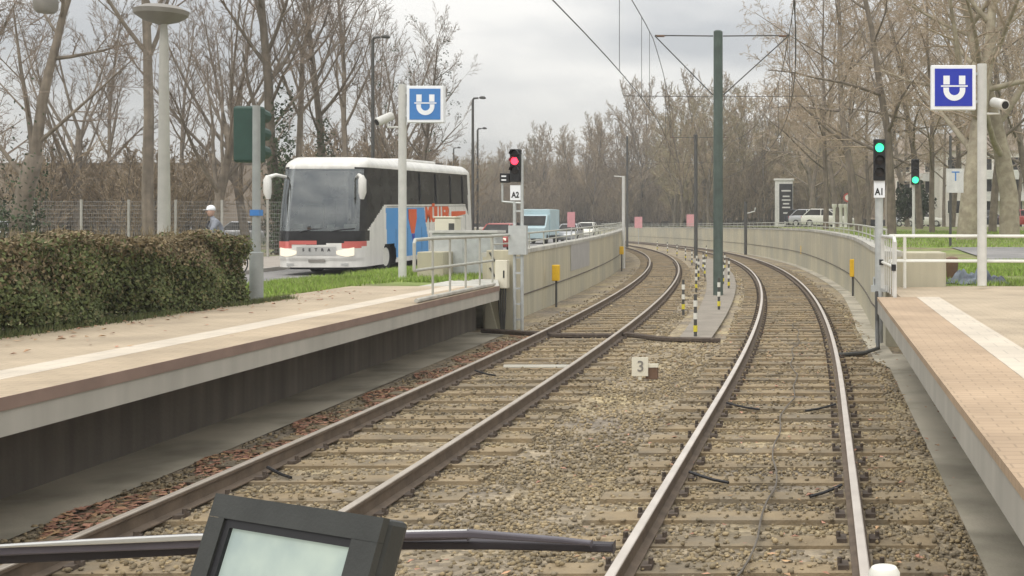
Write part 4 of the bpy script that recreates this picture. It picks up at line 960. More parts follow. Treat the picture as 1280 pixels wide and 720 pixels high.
# ------------------------------------------------------------------ hedge, grass
def leaves_on(name, pts, nrm, size, m, par=None, loc=(0, 0, 0), seed=1, aspect=.55):
    rg = np.random.default_rng(seed); n = len(pts); s = rg.uniform(size * .6, size * 1.4, (n, 1))
    d = rg.normal(size=(n, 3)); d /= np.linalg.norm(d, axis=1, keepdims=True)
    nn = nrm + .7 * rg.normal(size=(n, 3)); u = np.cross(d, nn); u /= np.linalg.norm(u, axis=1, keepdims=True) + 1e-9
    v = np.cross(u, nn); v /= np.linalg.norm(v, axis=1, keepdims=True) + 1e-9
    c = pts - np.array(loc)
    V = np.stack([c - u * s, c - v * s * aspect, c + u * s, c + v * s * aspect], 1).reshape(-1, 3)
    o = np_mesh(name, V, np.arange(4 * n).reshape(-1, 4), m, 4)
    if par is not None: o.parent = par
    return o
def hedge():
    x0 = lambda y: -8.36 - .012 * (17 - y); y0, y1, d, h = 5.0, 16.75, 1.25, 1.01
    t = thing('clipped_hedge', 'long clipped hedge, brownish on top and green below, behind left platform', 'hedge', (-9, 12, .9))
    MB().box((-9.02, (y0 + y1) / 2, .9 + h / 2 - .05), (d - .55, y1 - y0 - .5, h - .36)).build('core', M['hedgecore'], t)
    rg = np.random.default_rng(11); L = []
    def bulge(y, zz): return .07 * np.sin(y * 2.1 + zz * 3) + .05 * np.sin(y * 5.3 + 1) + .04 * np.sin(zz * 9 + y * 3)
    n = 70000; y = rg.uniform(y0, y1, n); zz = rg.random(n) * h; dep = np.abs(rg.normal(0, .12, n))
    lim = .5 + .5 * np.minimum(1, zz / (h * .3)); top = np.maximum(0, zz - h * .85)
    px = np.array([x0(v) for v in y]) + bulge(y, zz) - dep - top * .5
    A = np.stack([px, y, .9 + zz], 1); NA = np.tile([1., 0, .25], (n, 1))
    n2 = 24000; y = rg.uniform(y0, y1, n2); xx = -8.4 - rg.random(n2) * d
    B = np.stack([xx, y, .9 + h + bulge(y, xx) * .7 - np.abs(rg.normal(0, .07, n2))], 1); NB = np.tile([0, 0, 1.], (n2, 1))
    n3 = 5000; xx = -8.4 - rg.random(n3) * d; zz = rg.random(n3) * h
    C = np.stack([xx, y1 + bulge(xx * 2, zz) - np.abs(rg.normal(0, .08, n3)), .9 + zz], 1); NC = np.tile([0, 1., .2], (n3, 1))
    P_ = np.concatenate([A, B, C]); N_ = np.concatenate([NA, NB, NC])
    clump = np.sin(P_[:, 1] * 1.7 + 2 * np.sin(P_[:, 2] * 4)) * .18
    hi = (P_[:, 2] - .9) / h + clump + rg.normal(0, .18, len(P_)) > .80
    leaves_on('leaves', P_[~hi], N_[~hi], .027, M['hedge'], t, (-9, 12, .9), 2)
    leaves_on('dry_top_leaves', P_[hi], N_[hi], .026, M['hedgetop'], t, (-9, 12, .9), 3)
    g = MB()
    for i in range(900):
        yy = rnd.uniform(y0, y1); xx = x0(yy) - rnd.uniform(0, d); a = Vector((xx, yy, 1.75)); g.tube([a, a + Vector((rnd.uniform(-.1, .1), rnd.uniform(-.1, .1), rnd.uniform(.18, .32)))], [.005, .002], 3, False)
    g.build('twigs', M['hedgetop'], t)
hedge()
def grass(name, n, fx, label, h0=.05, h1=.13, m=None, seed=1, wdt=.012):
    rg = np.random.default_rng(seed); V = np.zeros((n, 3, 3)); 
    for i in range(n):
        x, y, zz = fx(rg)
        for _ in range(4):
            if math.sin(x * 2.3 + 1.7 * math.sin(y * 1.1)) + math.sin(y * 1.9 + x * .7) + rg.normal(0, .5) > -.9: break
            x, y, zz = fx(rg)
        a = rg.uniform(0, 6.28); h = rg.uniform(h0, h1); w_ = wdt * rg.uniform(.6, 1.3)
        dx, dy = math.cos(a) * w_, math.sin(a) * w_; bx, by = rg.normal(0, h * .4, 2)
        V[i] = ((x - dx, y - dy, zz - .01), (x + dx, y + dy, zz - .01), (x + bx, y + by, zz + h))
    tag(np_mesh(name, V.reshape(-1, 3), np.arange(3 * n).reshape(-1, 3), m or M['grass'], 3), label, 'grass', kind='stuff')
def vr(rg):
    y = rg.uniform(16, 36); a, b_ = RC(y) + 3.62, (EL(y) - 2.8 if y < 24 else WL(y) - .3); return a + (b_ - a) * rg.random(), y, zv(y)
grass('grass', 45000, vr, 'bright green grass verge between left platform and road', seed=2)
def hf(rg):
    y = rg.uniform(6, 18); return -8.38 + rg.gamma(1.1, .04), y, .91
grass('grass', 9000, hf, 'rough grass fringe at the foot of the hedge', .03, .1, seed=4, wdt=.007, m=M['hedge'])
def rl(rg):
    y = 21.7 + 9.6 * rg.random(); return 2.3 + 10 * rg.random(), y, zrt(y)
grass('grass', 45000, rl, 'bright green lawn behind the long white railing', seed=3)
def rl2(rg):
    y = 41.2 + 25 * rg.random(); return 1.5 + 22 * rg.random(), y, zrt(y)
grass('grass', 30000, rl2, 'olive lawn beyond the crossing path', .05, .14, seed=5, wdt=.02)

# ------------------------------------------------------------------ fences, walls, cabinets, boxes on the left
t = thing('mesh_fence', 'grey wire mesh fence with pale posts beyond the hedge', 'fence', (-27, 45, 1))
fx = lambda q: (-34 + 13.5 * q, 44 + 2.2 * q)
for k in range(9):
    q = k / 8; x, y = fx(q); MB().tube([(x, y, zr(y)), (x, y, 3.08)], .05, 8).build('post', M['lampcol'], t, smooth=True)
g = MB()
for k in range(170):
    q = k / 169; x, y = fx(q); g.tube([(x, y, 1.0), (x, y, 3.0)], .005, 3, False)
for k in range(14): zz = 1.0 + k * 2.0 / 13; g.tube([(*fx(0), zz), (*fx(1), zz)], .006, 3, False)
g.build('mesh_panel', M['meshwire'], t)
t = thing('boundary_wall', 'long low brown brick wall behind the trees left of the coach', 'wall', (-45, 78, 1.5))
MB().box((-49, 78, 3.6), (46, .5, 5.2)).build('wall_face', M['brownwall'], t); MB().box((-49, 78, 6.25), (46.2, .6, .12)).build('coping', M['concd'], t)
# cabinet cluster at the end of the left platform
b = P(560, 345, 29); 
t = thing('ticket_kiosk', 'narrow cream kiosk cabinet standing before the side of the coach', 'kiosk', (b.x, 29, .88))
kz = P(0, 272.5, 29).z - .88
MB().box((0, 0, kz * .5), (.52, .5, kz)).build('housing', M['cream'], t, local=True, bevel=.04)
MB().box((0, 0, kz + .02), (.56, .54, .04)).build('top_edge', M['cream'], t, local=True, bevel=.01)
MB().box((.17, -.262, kz * .72), (.13, .03, .5)).build('slot_panel', M['mastgrey'], t, local=True)
b = P(585, 350, 27.2)
t = thing('switch_cabinet', 'wide grey metal switch cabinet behind the left platform railing', 'cabinet', (b.x, 27.2, .85))
MB().box((0, 0, .52), (1.5, .6, 1.04)).build('housing', M['galv'], t, local=True, bevel=.02); MB().box((0, 0, 1.07), (1.6, .7, .06)).build('lid', M['palegrey'], t, local=True)
for x in (-.38, .38): MB().box((x, -.305, .52), (.7, .012, .92)).build('door', M['galv'], t, local=True)
MB().box((.04, -.318, .6), (.04, .02, .16)).build('handle', M['black'], t, local=True)
b = P(545, 345, 26.6)
t = thing('concrete_block', 'low pale concrete plinth beside the metal switch cabinet', 'plinth', (b.x, 26.6, .85)); MB().box((0, 0, .3), (.6, .8, .62)).build('block', M['concw'], t, local=True, bevel=.02)
for px, py0, py1, Z, lab in ((714, 265, 284, 66, 'pink notice panel on the road side above the left wall'), (798, 271, 285, 136, 'pink notice panel at the far wall where the track disappears'), (863, 268, 283, 128, 'pink notice panel on the far wall beside the dark mast')):
    b = P(px, py1, Z); h = P(0, py0, Z).z - b.z
    t = thing('notice_panel', lab, 'panel', (b.x, Z, b.z)); w_ = 9.5 / F * Z
    MB().box((0, 0, h / 2), (w_, .06, h)).build('panel', M['pink'], t, local=True); MB().tube([(0, .06, -2.2), (0, .06, h * .9)], .04, 8).build('post', M['galv'], t, local=True)

# ------------------------------------------------------------------ right side street things
b = P(1142, 288, 52); b.z = zrt(52)
t = thing('traffic_light', 'road traffic light showing green beyond the lawn', 'traffic light', b)
zz = lambda py: P(0, py, 52).z - b.z
MB().tube([(0, 0, 0), (0, 0, zz(203))], .07, 10).build('pole', M['palegrey'], t, smooth=True, local=True)
hd = MB().box((.06, -.14, zz(215)), (.36, .22, 1.15)).build('signal_head', M['black'], t, local=True, bevel=.04)
for dz, mm in ((.37, 'darklens'), (0, 'darklens'), (-.37, 'greenlamp')):
    MB().lathe([(.0, .0), (.14, .0), (.15, .012), (.0, .03)], 16, (.06, -.255, zz(215) + dz), Matrix.Rotation(R(90), 3, 'X')).build('lamp', M[mm], hd, local=True)
    g = MB()
    for k in range(11):
        a = math.pi * k / 10; g.v += [(.06 + .16 * math.cos(a), -.25, zz(215) + dz + .16 * math.sin(a)), (.06 + .16 * math.cos(a), -.45, zz(215) + dz + .16 * math.sin(a))]
        if k: g.f.append((2 * k - 2, 2 * k - 1, 2 * k + 1, 2 * k))
    g.build('hood', M['black'], hd, local=True)
b = P(1188, 300, 42); b.z = zrt(42)
t = thing('direction_sign', 'white sign board with T mark on slim pole left of the plane tree', 'sign', b)
zz = lambda py: P(0, py, 42).z - b.z
MB().tube([(0, 0, 0), (0, 0, zz(170))], .05, 10).build('pole', M['mastgrey'], t, smooth=True, local=True)
sb = MB().box((.16, -.07, zz(226)), (.62, .04, .88)).build('board', M['palegrey'], t, local=True)
text('T', .5, M['blue_l'], sb, Matrix.Translation((.18, -.095, zz(221))) @ RX90, name='letter', bold=.0)
b = P(980, 285, 100); b.z = zrt(100)
t = thing('poster_column', 'dark poster column with white frame standing beyond the right wall', 'advertising column', b)
hh = P(0, 226, 100).z - b.z
MB().box((0, 0, hh / 2), (1.55, 1.0, hh)).build('case', M['palegrey'], t, local=True, bevel=.04); MB().box((.18, -.51, hh * .5), (1.15, .03, hh * .86)).build('poster', M['adblack'], t, local=True)
pst = [c for c in bpy.data.objects if c.parent == t][-1]
for k, (zz_, w_) in enumerate(((.78, .8), (.66, .6), (.58, .75), (.50, .55), (.42, .7), (.30, .5))): MB().box((.2, -.53, hh * zz_), (w_, .012, .12)).build('poster_band', M['palegrey'], pst, local=True)
MB().box((0, 0, hh + .08), (1.75, 1.15, .18)).build('roof_cap', M['palegrey'], t, local=True, bevel=.03)
for i, px in enumerate((1043, 1051, 1057)):
    b = P(px, 283, 88); b.z = zrt(88)
    t = thing('white_pillar', 'slim white pillar right of the parked white car, %s of three' % ('first', 'second', 'third')[i], 'pillar', b, group='white pillars by the parked cars')
    MB().lathe([(.16, 0), (.14, .1), (.13, P(0, 257, 88).z - b.z - .2), (.2, P(0, 256, 88).z - b.z - .15), (.2, P(0, 255, 88).z - b.z)], 12).build('shaft', M['white'], t, smooth=True, local=True)
b = P(1060, 283, 84); b.z = zrt(84)
t = thing('round_sign', 'small round red and white traffic sign above the white pillars', 'traffic sign', b)
hh = P(0, 247, 84).z - b.z
MB().tube([(0, 0, 0), (0, 0, hh)], .04, 8).build('pole', M['galv'], t, local=True); MB().lathe([(0, 0), (.34, 0), (.34, .03), (0, .03)], 24, (0, -.05, hh), Matrix.Rotation(R(90), 3, 'X')).build('disc', M['redfade'], t, local=True); MB().lathe([(0, 0), (.22, 0), (.22, .01), (0, .01)], 24, (0, -.082, hh), Matrix.Rotation(R(90), 3, 'X')).build('inner_disc', M['white'], t, local=True)
b = P(1190, 326, 23.5); b.z = zrt(23.5)
t = thing('litter_bin', 'brown litter bin behind the right wall end block', 'bin', b)
MB().lathe([(.10, 0), (.11, .05), (.13, .38), (.14, .42), (.12, .46), (.04, .49)], 16).build('bin_body', M['binbrown'], t, smooth=True, local=True)
b = P(1220, 356, 22.6); b.z = zrt(22.6)
t = thing('crumpled_tarpaulin', 'crumpled blue grey tarpaulin bundle lying on lawn at the deep blue sign pole', 'tarpaulin', b)
g = MB(); n = 40; rr2 = random.Random(4)
for i in range(n + 1):
    for j in range(17):
        u, v = -1 + 2 * i / n, -1 + 2 * j / 16
        hgt = .30 * (1 - abs(u) ** 2.4) * (1 - v ** 2) * (.65 + .35 * math.sin(u * 9 + v * 2) + .25 * math.sin(u * 17 - v * 5)) + .02 * rr2.random()
        g.v.append((u * .62 + .03 * math.sin(v * 7), v * .32 * (1 - .25 * math.sin(u * 5)), max(.0, hgt)))
for i in range(n):
    for j in range(16): a = i * 17 + j; g.f.append((a, a + 1, a + 18, a + 17))
g.build('cover', M['bluetarp'], t, local=True)
def house(loc, w, d, h, m, label, rows, cols, roofh=2.5):
    t = thing('apartment_house', label, 'house', loc)
    MB().box((0, 0, h / 2), (w, d, h)).build('wall', m, t, local=True)
    MB().prism([(-w / 2 - .4, h), (w / 2 + .4, h), (w / 2 - 2, h + roofh), (-w / 2 + 2, h + roofh)], lambda u, v: Vector((u, -d / 2 - .4 + (v - h) * .8, v + .01)), lambda u, v: Vector((u, d / 2 + .4 - (v - h) * .8, v + .01))).build('roof', M['brownwall'], t, local=True)
    for r in range(rows):
        for c in range(cols):
            x = -w / 2 + w * (c + .5) / cols; zz = 1.0 + (h - 1.2) * (r + .5) / rows
            wn = MB().box((x, -d / 2 - .03, zz), (w / cols * .5, .06, 1.5)).build('window', M['white'], t, local=True)
            MB().box((x, -d / 2 - .066, zz), (w / cols * .5 - .16, .012, 1.34)).build('pane', M['glass'], wn, local=True)
    for r in range(1, rows):
        MB().box((0, -d / 2 - .6, .9 + (h - 1.2) * r / rows), (w * .5, 1.2, .9)).build('balcony', M['palegrey'], t, local=True)
    return t
house((P(1165, 0, 135).x, 140, 1.9), 10, 9, 8.6, M['render2'], 'pinkish rendered house behind the evergreen and white hatchback', 3, 3)
house((P(1235, 0, 122).x + 1.5, 128, 1.9), 13, 9, 8.2, M['render'], 'pale apartment house with balconies behind the plane trees', 3, 4)
house((P(1300, 0, 130).x + 8, 134, 1.9), 13, 9, 9.0, M['render2'], 'pinkish apartment house at the right edge behind the pale plane tree', 3, 4)

# ------------------------------------------------------------------ trees
class Grow:
    def __init__(s, seed): s.r = random.Random(seed); s.trunk = MB(); s.crown = MB(); s.n = 0
    def limb(s, p, d, r, L, lvl, maxl, cfg):
        R_ = s.r; n = (7, 5, 4, 3, 2)[min(lvl, 4)]; pts = [Vector(p)]; rs = [r]; dirs = [Vector(d)]
        d = Vector(d).normalized(); wob = cfg['wob'] * (1, 1.2, 1.5, 1.6, 1.6)[min(lvl, 4)]
        end = cfg['end'][min(lvl, len(cfg['end']) - 1)]
        for i in range(n):
            d = (d + Vector((R_.gauss(0, wob), R_.gauss(0, wob), R_.gauss(0, wob) + cfg['up'][min(lvl, len(cfg['up']) - 1)]))).normalized()
            pts.append(pts[-1] + d * (L / n)); dirs.append(d.copy()); rs.append(max(cfg['rmin'], r * (1 - (1 - end) * (i + 1) / n)))
        sides = (10, 7, 4, 3, 3)[min(lvl, 4)]
        (s.trunk if lvl < 2 else s.crown).tube(pts, rs, sides, False)
        if lvl >= maxl: return
        cnt = cfg['cnt'][lvl]; lo = cfg['lo'][min(lvl, len(cfg['lo']) - 1)]
        for c in range(cnt):
            t = lo + (1 - lo) * ((c + R_.random()) / cnt) ** .9
            t = min(.995, t); i = min(n - 1, int(t * n)); f = t * n - i
            q = pts[i].lerp(pts[i + 1], f); dd = dirs[i + 1]; rr = rs[i] + (rs[i + 1] - rs[i]) * f
            ang = R(R_.uniform(*cfg['ang'])); ax = dd.orthogonal().normalized(); ax.rotate(Matrix.Rotation(R_.uniform(0, 6.283) if lvl else c * 2.4 + R_.uniform(-.5, .5), 3, dd))
            nd = (dd * math.cos(ang) + ax * math.sin(ang)).normalized()
            ll = L * cfg['len'][lvl] * R_.uniform(.65, 1.2) * (1 - cfg['tap'] * (t - lo) / (1 - lo + 1e-6) if lvl == 0 else 1 - .45 * t)
            s.limb(q, nd, max(cfg['rmin'], rr * cfg['rr'] * R_.uniform(.7, 1.1)), ll, lvl + 1, maxl, cfg)
def tree_proto(name, label, seed, H, r, d, barkm, twigm, cfg, extra=None, cat='tree'):
    G = Grow(seed); base = dict(wob=.06, up=(.02, .06, .05, .0, -.02), cnt=(13, 8, 7, 4), lo=(.3, .25, .15, .1), ang=(32, 62), len=(.42, .48, .45, .5), rr=.55, rmin=.008, end=(.18, .25, .3, .4), tap=.55, maxl=4); base.update(cfg)
    G.limb((0, 0, -.2), d, r, H, 0, base['maxl'], base)
    if extra: extra(G, base)
    t = thing(name, label, cat, (0, 0, -500))
    G.trunk.build('trunk', barkm, t, smooth='all', local=True); G.crown.build('crown', twigm, t, local=True)
    return t
PR = {}
PR['tall'] = tree_proto('bare_tree', 'x', 21, 17, .26, (.02, 0, 1), M['barkdk'], M['twig'], dict(cnt=(16, 8, 7, 4), lo=(.28, .2), ang=(25, 50), len=(.33, .5, .45, .5), up=(.02, .12, .10, .04), rmin=.009))
PR['tall2'] = tree_proto('bare_tree', 'x', 22, 19, .22, (-.05, 0, 1), M['bark'], M['twig'], dict(cnt=(18, 8, 6, 4), lo=(.35, .2), ang=(22, 48), len=(.30, .5, .5, .5), up=(.01, .13, .10, .04), rmin=.009))
PR['fork'] = tree_proto('bare_tree', 'x', 23, 7.0, .24, (.0, 0, 1), M['bark'], M['twig'], dict(cnt=(9, 9, 7, 5), lo=(.28, .2), ang=(18, 42), len=(1.25, .42, .42, .5), up=(.0, .04, .08, .03), rmin=.009, tap=.1, end=(.7, .2, .3, .4)))
PR['broad'] = tree_proto('plane_tree', 'x', 24, 15, .48, (.0, 0, 1), M['plane'], M['twigpink'], dict(cnt=(12, 9, 8, 4), lo=(.25, .2), ang=(35, 68), len=(.55, .5, .45, .45), up=(.02, .05, .03, -.02), rmin=.010))
PR['pink'] = tree_proto('bare_tree', 'x', 25, 17, .22, (.02, 0, 1), M['bark'], M['twigpink'], dict(cnt=(17, 9, 8, 4), lo=(.22, .18), ang=(35, 70), len=(.36, .5, .45, .5), up=(.01, .05, .03, .0), rmin=.010))
PR['pink2'] = tree_proto('bare_tree', 'x', 26, 14, .17, (-.03, 0, 1), M['bark'], M['twigpink'], dict(cnt=(16, 9, 8, 4), lo=(.2, .15), ang=(30, 62), len=(.42, .5, .45, .5), up=(.01, .08, .05, .0), rmin=.010))
PR['far'] = tree_proto('bare_tree', 'x', 27, 15, .20, (.02, 0, 1), M['barkdk'], M['twigfar'], dict(cnt=(16, 8, 7, 4), lo=(.15, .15), ang=(22, 50), len=(.38, .5, .5, .5), up=(.01, .12, .10, .03), rmin=.016))
PR['far2'] = tree_proto('bare_tree', 'x', 28, 13, .18, (-.02, 0, 1), M['barkdk'], M['twigolive'], dict(cnt=(18, 9, 7, 4), lo=(.08, .1), ang=(25, 55), len=(.42, .5, .5, .5), up=(.01, .10, .08, .03), rmin=.018))
def stems(G, base):
    for k in range(9):
        a = G.r.uniform(0, 6.28); q = G.r.uniform(.1, .6); G.limb((q * math.cos(a), q * math.sin(a), -.1), (.35 * math.cos(a), .35 * math.sin(a), 1), G.r.uniform(.03, .05), G.r.uniform(3, 4.6), 1, 4, base)
PR['bush'] = tree_proto('bare_shrub', 'x', 29, 4.6, .05, (0, 0, 1), M['barkdk'], M['twigfar'], dict(cnt=(10, 8, 6, 4), lo=(.1, .1), ang=(20, 50), len=(.5, .42, .45, .5), up=(.02, .08, .06, .02), rmin=.011), stems, 'shrub')
used = set()
def tree(kind, px, Z, label, rz=0, sc=1, group=None, f=None, tilt=None):
    gz = f(Z) if f else (zr(Z) + .1 if px < 700 else zrt(Z))
    loc = (P(px, 0, Z).x, Z, gz)
    if kind not in used:
        used.add(kind); t = PR[kind]; t.location = loc; t.rotation_euler = (0, 0, rz); t.scale = (sc,) * 3; t['label'] = label
        if group: t['group'] = group
    else:
        t = dup(PR[kind], loc, rz, label, None, sc)
        if group: t['group'] = group
    if tilt: t.rotation_euler = (tilt[0], tilt[1], rz)
    return t
# left, near: the leaning ivy tree, the straight trunk, the forked trees
def lean_tree():
    G = Grow(31); b = P(22, 0, 36); base = dict(wob=.05, up=(.02, .05, .05, .0, -.02), cnt=(5, 8, 7, 5), lo=(.45, .2, .15, .1), ang=(35, 70), len=(.5, .5, .5, .5), rr=.6, rmin=.008, end=(.45, .2, .3, .4), tap=.3)
    t = thing('bare_tree', 'thick leaning bare tree with forked trunk and ivy, left edge behind fence', 'tree', (b.x, 36, zr(36) + .1))
    G.trunk.tube([(-.1, 0, -.2), (0, 0, 1), (.25, 0, 2.6), (.55, 0, 3.7)], [.36, .30, .26, .24], 12)
    G.limb((.55, 0, 3.5), (.07, 0, 1), .17, 6.5, 0, 4, base)
    G.limb((.5, 0, 3.4), (-.28, .1, 1), .10, 5.0, 1, 4, base); G.limb((.7, 0, 4.1), (.9, -.1, .55), .065, 4.2, 1, 4, base); G.limb((.3, 0, 2.9), (-.9, .2, .6), .09, 3.5, 1, 4, base)
    G.trunk.build('trunk', M['bark'], t, smooth='all', local=True); G.crown.build('crown', M['twig'], t, local=True)
    rg = np.random.default_rng(8); n = 2600; zz = rg.gamma(2, .55, n); a = rg.uniform(0, 6.28, n); rr = .42 + rg.gamma(1.3, .14, n)
    pt = np.stack([.12 * zz + rr * np.cos(a) - .15, rr * np.sin(a), zz], 1); leaves_on('ivy', pt, np.stack([np.cos(a), np.sin(a), a * 0 + .3], 1), .06, M['ivy'], t, (0, 0, 0), 5)
lean_tree()
tree('tall2', 186, 44, 'straight thick bare trunk just behind the disc headed lamp', .4, 1.05)
tree('fork', 262, 52, 'bare tree forking low into a V, right of the disc headed lamp', 1.1, .95)
tree('tall', 352, 50, 'stout bare tree rising directly behind the left end of the coach', 2.0, 1.05, tilt=(0, R(-6)))
rg = np.random.default_rng(12); n = 2300; zz_ = rg.gamma(2.2, 1.3, n); zz_ = np.where(zz_ > 7, rg.uniform(0, 5, n), zz_); a_ = rg.uniform(0, 6.28, n); rr_ = .26 - .012 * zz_ + rg.gamma(1.3, .13, n)
st_ = [o for o in bpy.data.objects if o.get('label', '').startswith('stout bare tree rising')][0]
leaves_on('ivy', np.stack([rr_ * np.cos(a_) + .02 * zz_, rr_ * np.sin(a_), zz_], 1), np.stack([np.cos(a_), np.sin(a_), a_ * 0 + .3], 1), .075, M['ivy'], st_, (0, 0, 0), 7)
tree('tall2', 374, 56, 'slender bare tree close beside the stout one behind the coach', 3.1, .9)
tree('tall', 415, 58, 'bare tree behind the middle of the coach roof', 1.0, .95)
tree('tall2', 432, 66, 'thin bare tree behind the coach roof, left of the dark tall lamp', 5.1, .95)
tree('fork', 500, 72, 'forked bare tree behind the faded blue sign', 2.6, 1.0)
tree('tall', 520, 68, 'bare tree with drooping twigs right of the dark tall lamp', 4.2, .72)
st_ = [o for o in bpy.data.objects if o.get('label', '').startswith('bare tree with drooping')][0]
rg = np.random.default_rng(13); cc = rg.normal(size=(90, 3)) * np.array([1.9, 1.6, 3.0]) + np.array([.6, 0, 12.0]); pt = np.repeat(cc, 11, 0) + rg.normal(0, .16, (990, 3))
leaves_on('dry_leaf_clumps', pt, rg.normal(size=(990, 3)), .085, M['ivy'], st_, (0, 0, 0), 8)
tree('fork', 100, 60, 'forked bare tree between the leaning trunk and the straight trunk', 3.0, .95)
tree('tall', -25, 50, 'bare tree partly cut by the left picture edge', .3, .9)
tree('fork', 310, 66, 'forked bare tree behind the back of the road traffic light', 4.0, 1.05)
tree('tall2', 135, 75, 'thin upright bare tree farther back, left of the straight trunk', 2.2, .8)
tree('tall2', 228, 80, 'thin upright bare tree farther back, right of the straight trunk', 4.4, .85)
tree('fork', 455, 84, 'far forked bare tree behind the dark tall lamp', .9, 1.1)
G_ = 'brown leafless shrubs forming the thicket behind the fence'
for i in range(26):
    if 18 <= i <= 23: continue
    tree('bush', 20 + i * 13.5 + rnd.uniform(-6, 6), rnd.uniform(56, 70), 'brown leafless shrub in the thicket behind the fence', rnd.uniform(0, 6), rnd.uniform(.85, 1.25), G_)
G_ = 'brown leafless shrubs behind the coach'
for i in range(12):
    tree('bush', 380 + i * 17 + rnd.uniform(-6, 6), rnd.uniform(76, 92), 'brown leafless shrub behind the coach roof', rnd.uniform(0, 6), rnd.uniform(1.2, 1.7), G_)
# middle distance and far wood
G_ = 'bare trees of the far wood behind the curve'
for i in range(70):
    px = 585 + i * 6.9 + rnd.uniform(-6, 6); Z = rnd.uniform(184, 212) if px < 840 else rnd.uniform(132, 190)
    s = (.62 if px < 660 else .80 if px < 790 else 1.12 if px < 930 else 1.02) * rnd.uniform(.85, 1.08) * Z / 150
    tree('far' if rnd.random() < (.75 if px < 800 else .35) else 'far2', px, Z, 'bare brown tree in the far wood behind the curve', rnd.uniform(0, 6), s, G_, f=lambda z_: 2.0)
G_ = 'leafless shrubs at the edge of the far wood'
for i in range(44):
    px = 580 + i * 11.5 + rnd.uniform(-5, 5); tree('bush', px, rnd.uniform(182, 190) if px < 840 else rnd.uniform(140, 175), 'leafless brown shrub at the edge of the far wood', rnd.uniform(0, 6), rnd.uniform(1.2, 1.9), G_, f=lambda z_: 2.0)
# right
tree('pink', 1047, 88, 'slender bare tree beside the round sign', .2, 1.05)
tree('pink2', 1062, 80, 'thin bare tree just right of the round sign', 1.2, 1.1)
tree('pink', 1115, 58, 'tall bare tree between the two green signals', 2.2, 1.1)
tree('pink2', 1165, 62, 'thin dark bare tree right of the green road light', 3.9, 1.0)
tree('broad', 1208, 50, 'thick plane tree directly left of the deep blue sign pole', 1.0, 1.0)
tree('broad', 1262, 52, 'pale barked plane tree right of the deep blue sign pole', 3.3, 1.0)
tree('pink', 1300, 46, 'bare tree rising at the right picture edge', 4.2, 1.05)
tree('pink', 1012, 104, 'tall bare tree behind the dark poster column', 5.0, 1.0)
tree('pink2', 1085, 100, 'bare tree far behind the green railway signal', 2.5, 1.2)
tree('pink', 1135, 96, 'bare tree behind the evergreen and white hatchback', .8, 1.05)
tree('pink2', 1225, 90, 'bare tree behind the deep blue sign', 1.8, 1.25)
tree('pink', 1190, 86, 'bare tree behind the white T sign board', 3.0, 1.1)
tree('pink', 1255, 80, 'bare tree standing between the plane trees, farther back', 5.6, 1.1)
tree('pink', 1020, 118, 'far bare tree behind the parked silver car', 1.5, 1.15)
for px, Z, rz_, k_, lab in ((1032, 72, 3.3, 'pink2', 'bare tree standing between poster column and round sign'), (1075, 66, .7, 'pink', 'bare tree to the immediate left of the green railway signal'), (1098, 84, 4.6, 'pink', 'bare tree directly behind the green railway signal pole'), (1150, 74, 1.9, 'pink', 'bare tree rising over the green road light'), (1180, 110, .4, 'pink2', 'distant bare tree left of the T sign board'), (1240, 64, 2.9, 'pink', 'bare tree just right of the deep blue sign pole'), (1275, 100, 5.1, 'pink2', 'bare tree in front of the house at the right edge'), (1290, 70, 1.4, 'pink', 'bare tree close to the right picture edge, second from it'), (1120, 120, 3.7, 'pink', 'far bare tree between the two green signals')):
    tree(k_, px, Z, lab, rz_, 1.1)
# evergreen
b = P(1143, 0, 84); b.z = zrt(84)
t = thing('evergreen_shrub', 'dark evergreen shrub behind the green road light', 'shrub', b)
MB().tube([(0, 0, 0), (.05, 0, 1.5), (0, 0, 3)], [.09, .06, .02], 7).build('trunk', M['barkdk'], t, local=True)
rg = np.random.default_rng(9); n = 2600; u = rg.normal(size=(n, 3)); u /= np.linalg.norm(u, axis=1, keepdims=True); rr = rg.random((n, 1)) ** .45
pt = u * rr * np.array([1.5, 1.4, 1.5]) * (1 + .2 * np.sin(u[:, :1] * 7)) + np.array([0, 0, 1.75]); leaves_on('crown', pt, u, .13, M['ever'], t, (0, 0, 0), 6)
for k, v in PR.items():
    if k not in used: bpy.data.objects.remove(v)
# fine brushwood on the rise (uncountable)
def brush():
    rg = np.random.default_rng(17); n = 90000
    x = rg.uniform(-150, 60, n); y = rg.uniform(187, 227, n)
    h = 9.2 * np.exp(-((y - 225) / 26) ** 2) * (1 + .10 * np.sin(x * .05)) * (1 + .35 * np.clip((x + 30) / 50, 0, 1) * np.clip((60 - x) / 40, 0, 1)) + 1.7
    L = rg.uniform(1.5, 5.0, n); w_ = rg.uniform(.025, .06, n); dx, dy = rg.normal(0, .28, (2, n)) * L
    V = np.stack([np.stack([x - w_, y, h], 1), np.stack([x + w_, y, h], 1), np.stack([x + dx, y + dy, h + L], 1)], 1)
    tag(np_mesh('undergrowth', V.reshape(-1, 3), np.arange(3 * n).reshape(-1, 3), M['twigfar'], 3), 'brown leafless brushwood covering the wooded rise in the distance', 'undergrowth', kind='stuff')
brush()

# ------------------------------------------------------------------ thin air
hm = bpy.data.materials.new('haze_air'); hm.use_nodes = True; hm.node_tree.nodes.clear()
ho = hm.node_tree.nodes.new('ShaderNodeOutputMaterial'); hv = hm.node_tree.nodes.new('ShaderNodeVolumePrincipled'); hm.node_tree.links.new(hv.outputs[0], ho.inputs['Volume'])
hv.inputs['Color'].default_value = (.93, .93, .92, 1); hv.inputs['Density'].default_value = .0010
tag(MB().box((0, 1100, 14.2), (3200, 3000, 31.6)).build('haze', hm), kind='stuff')

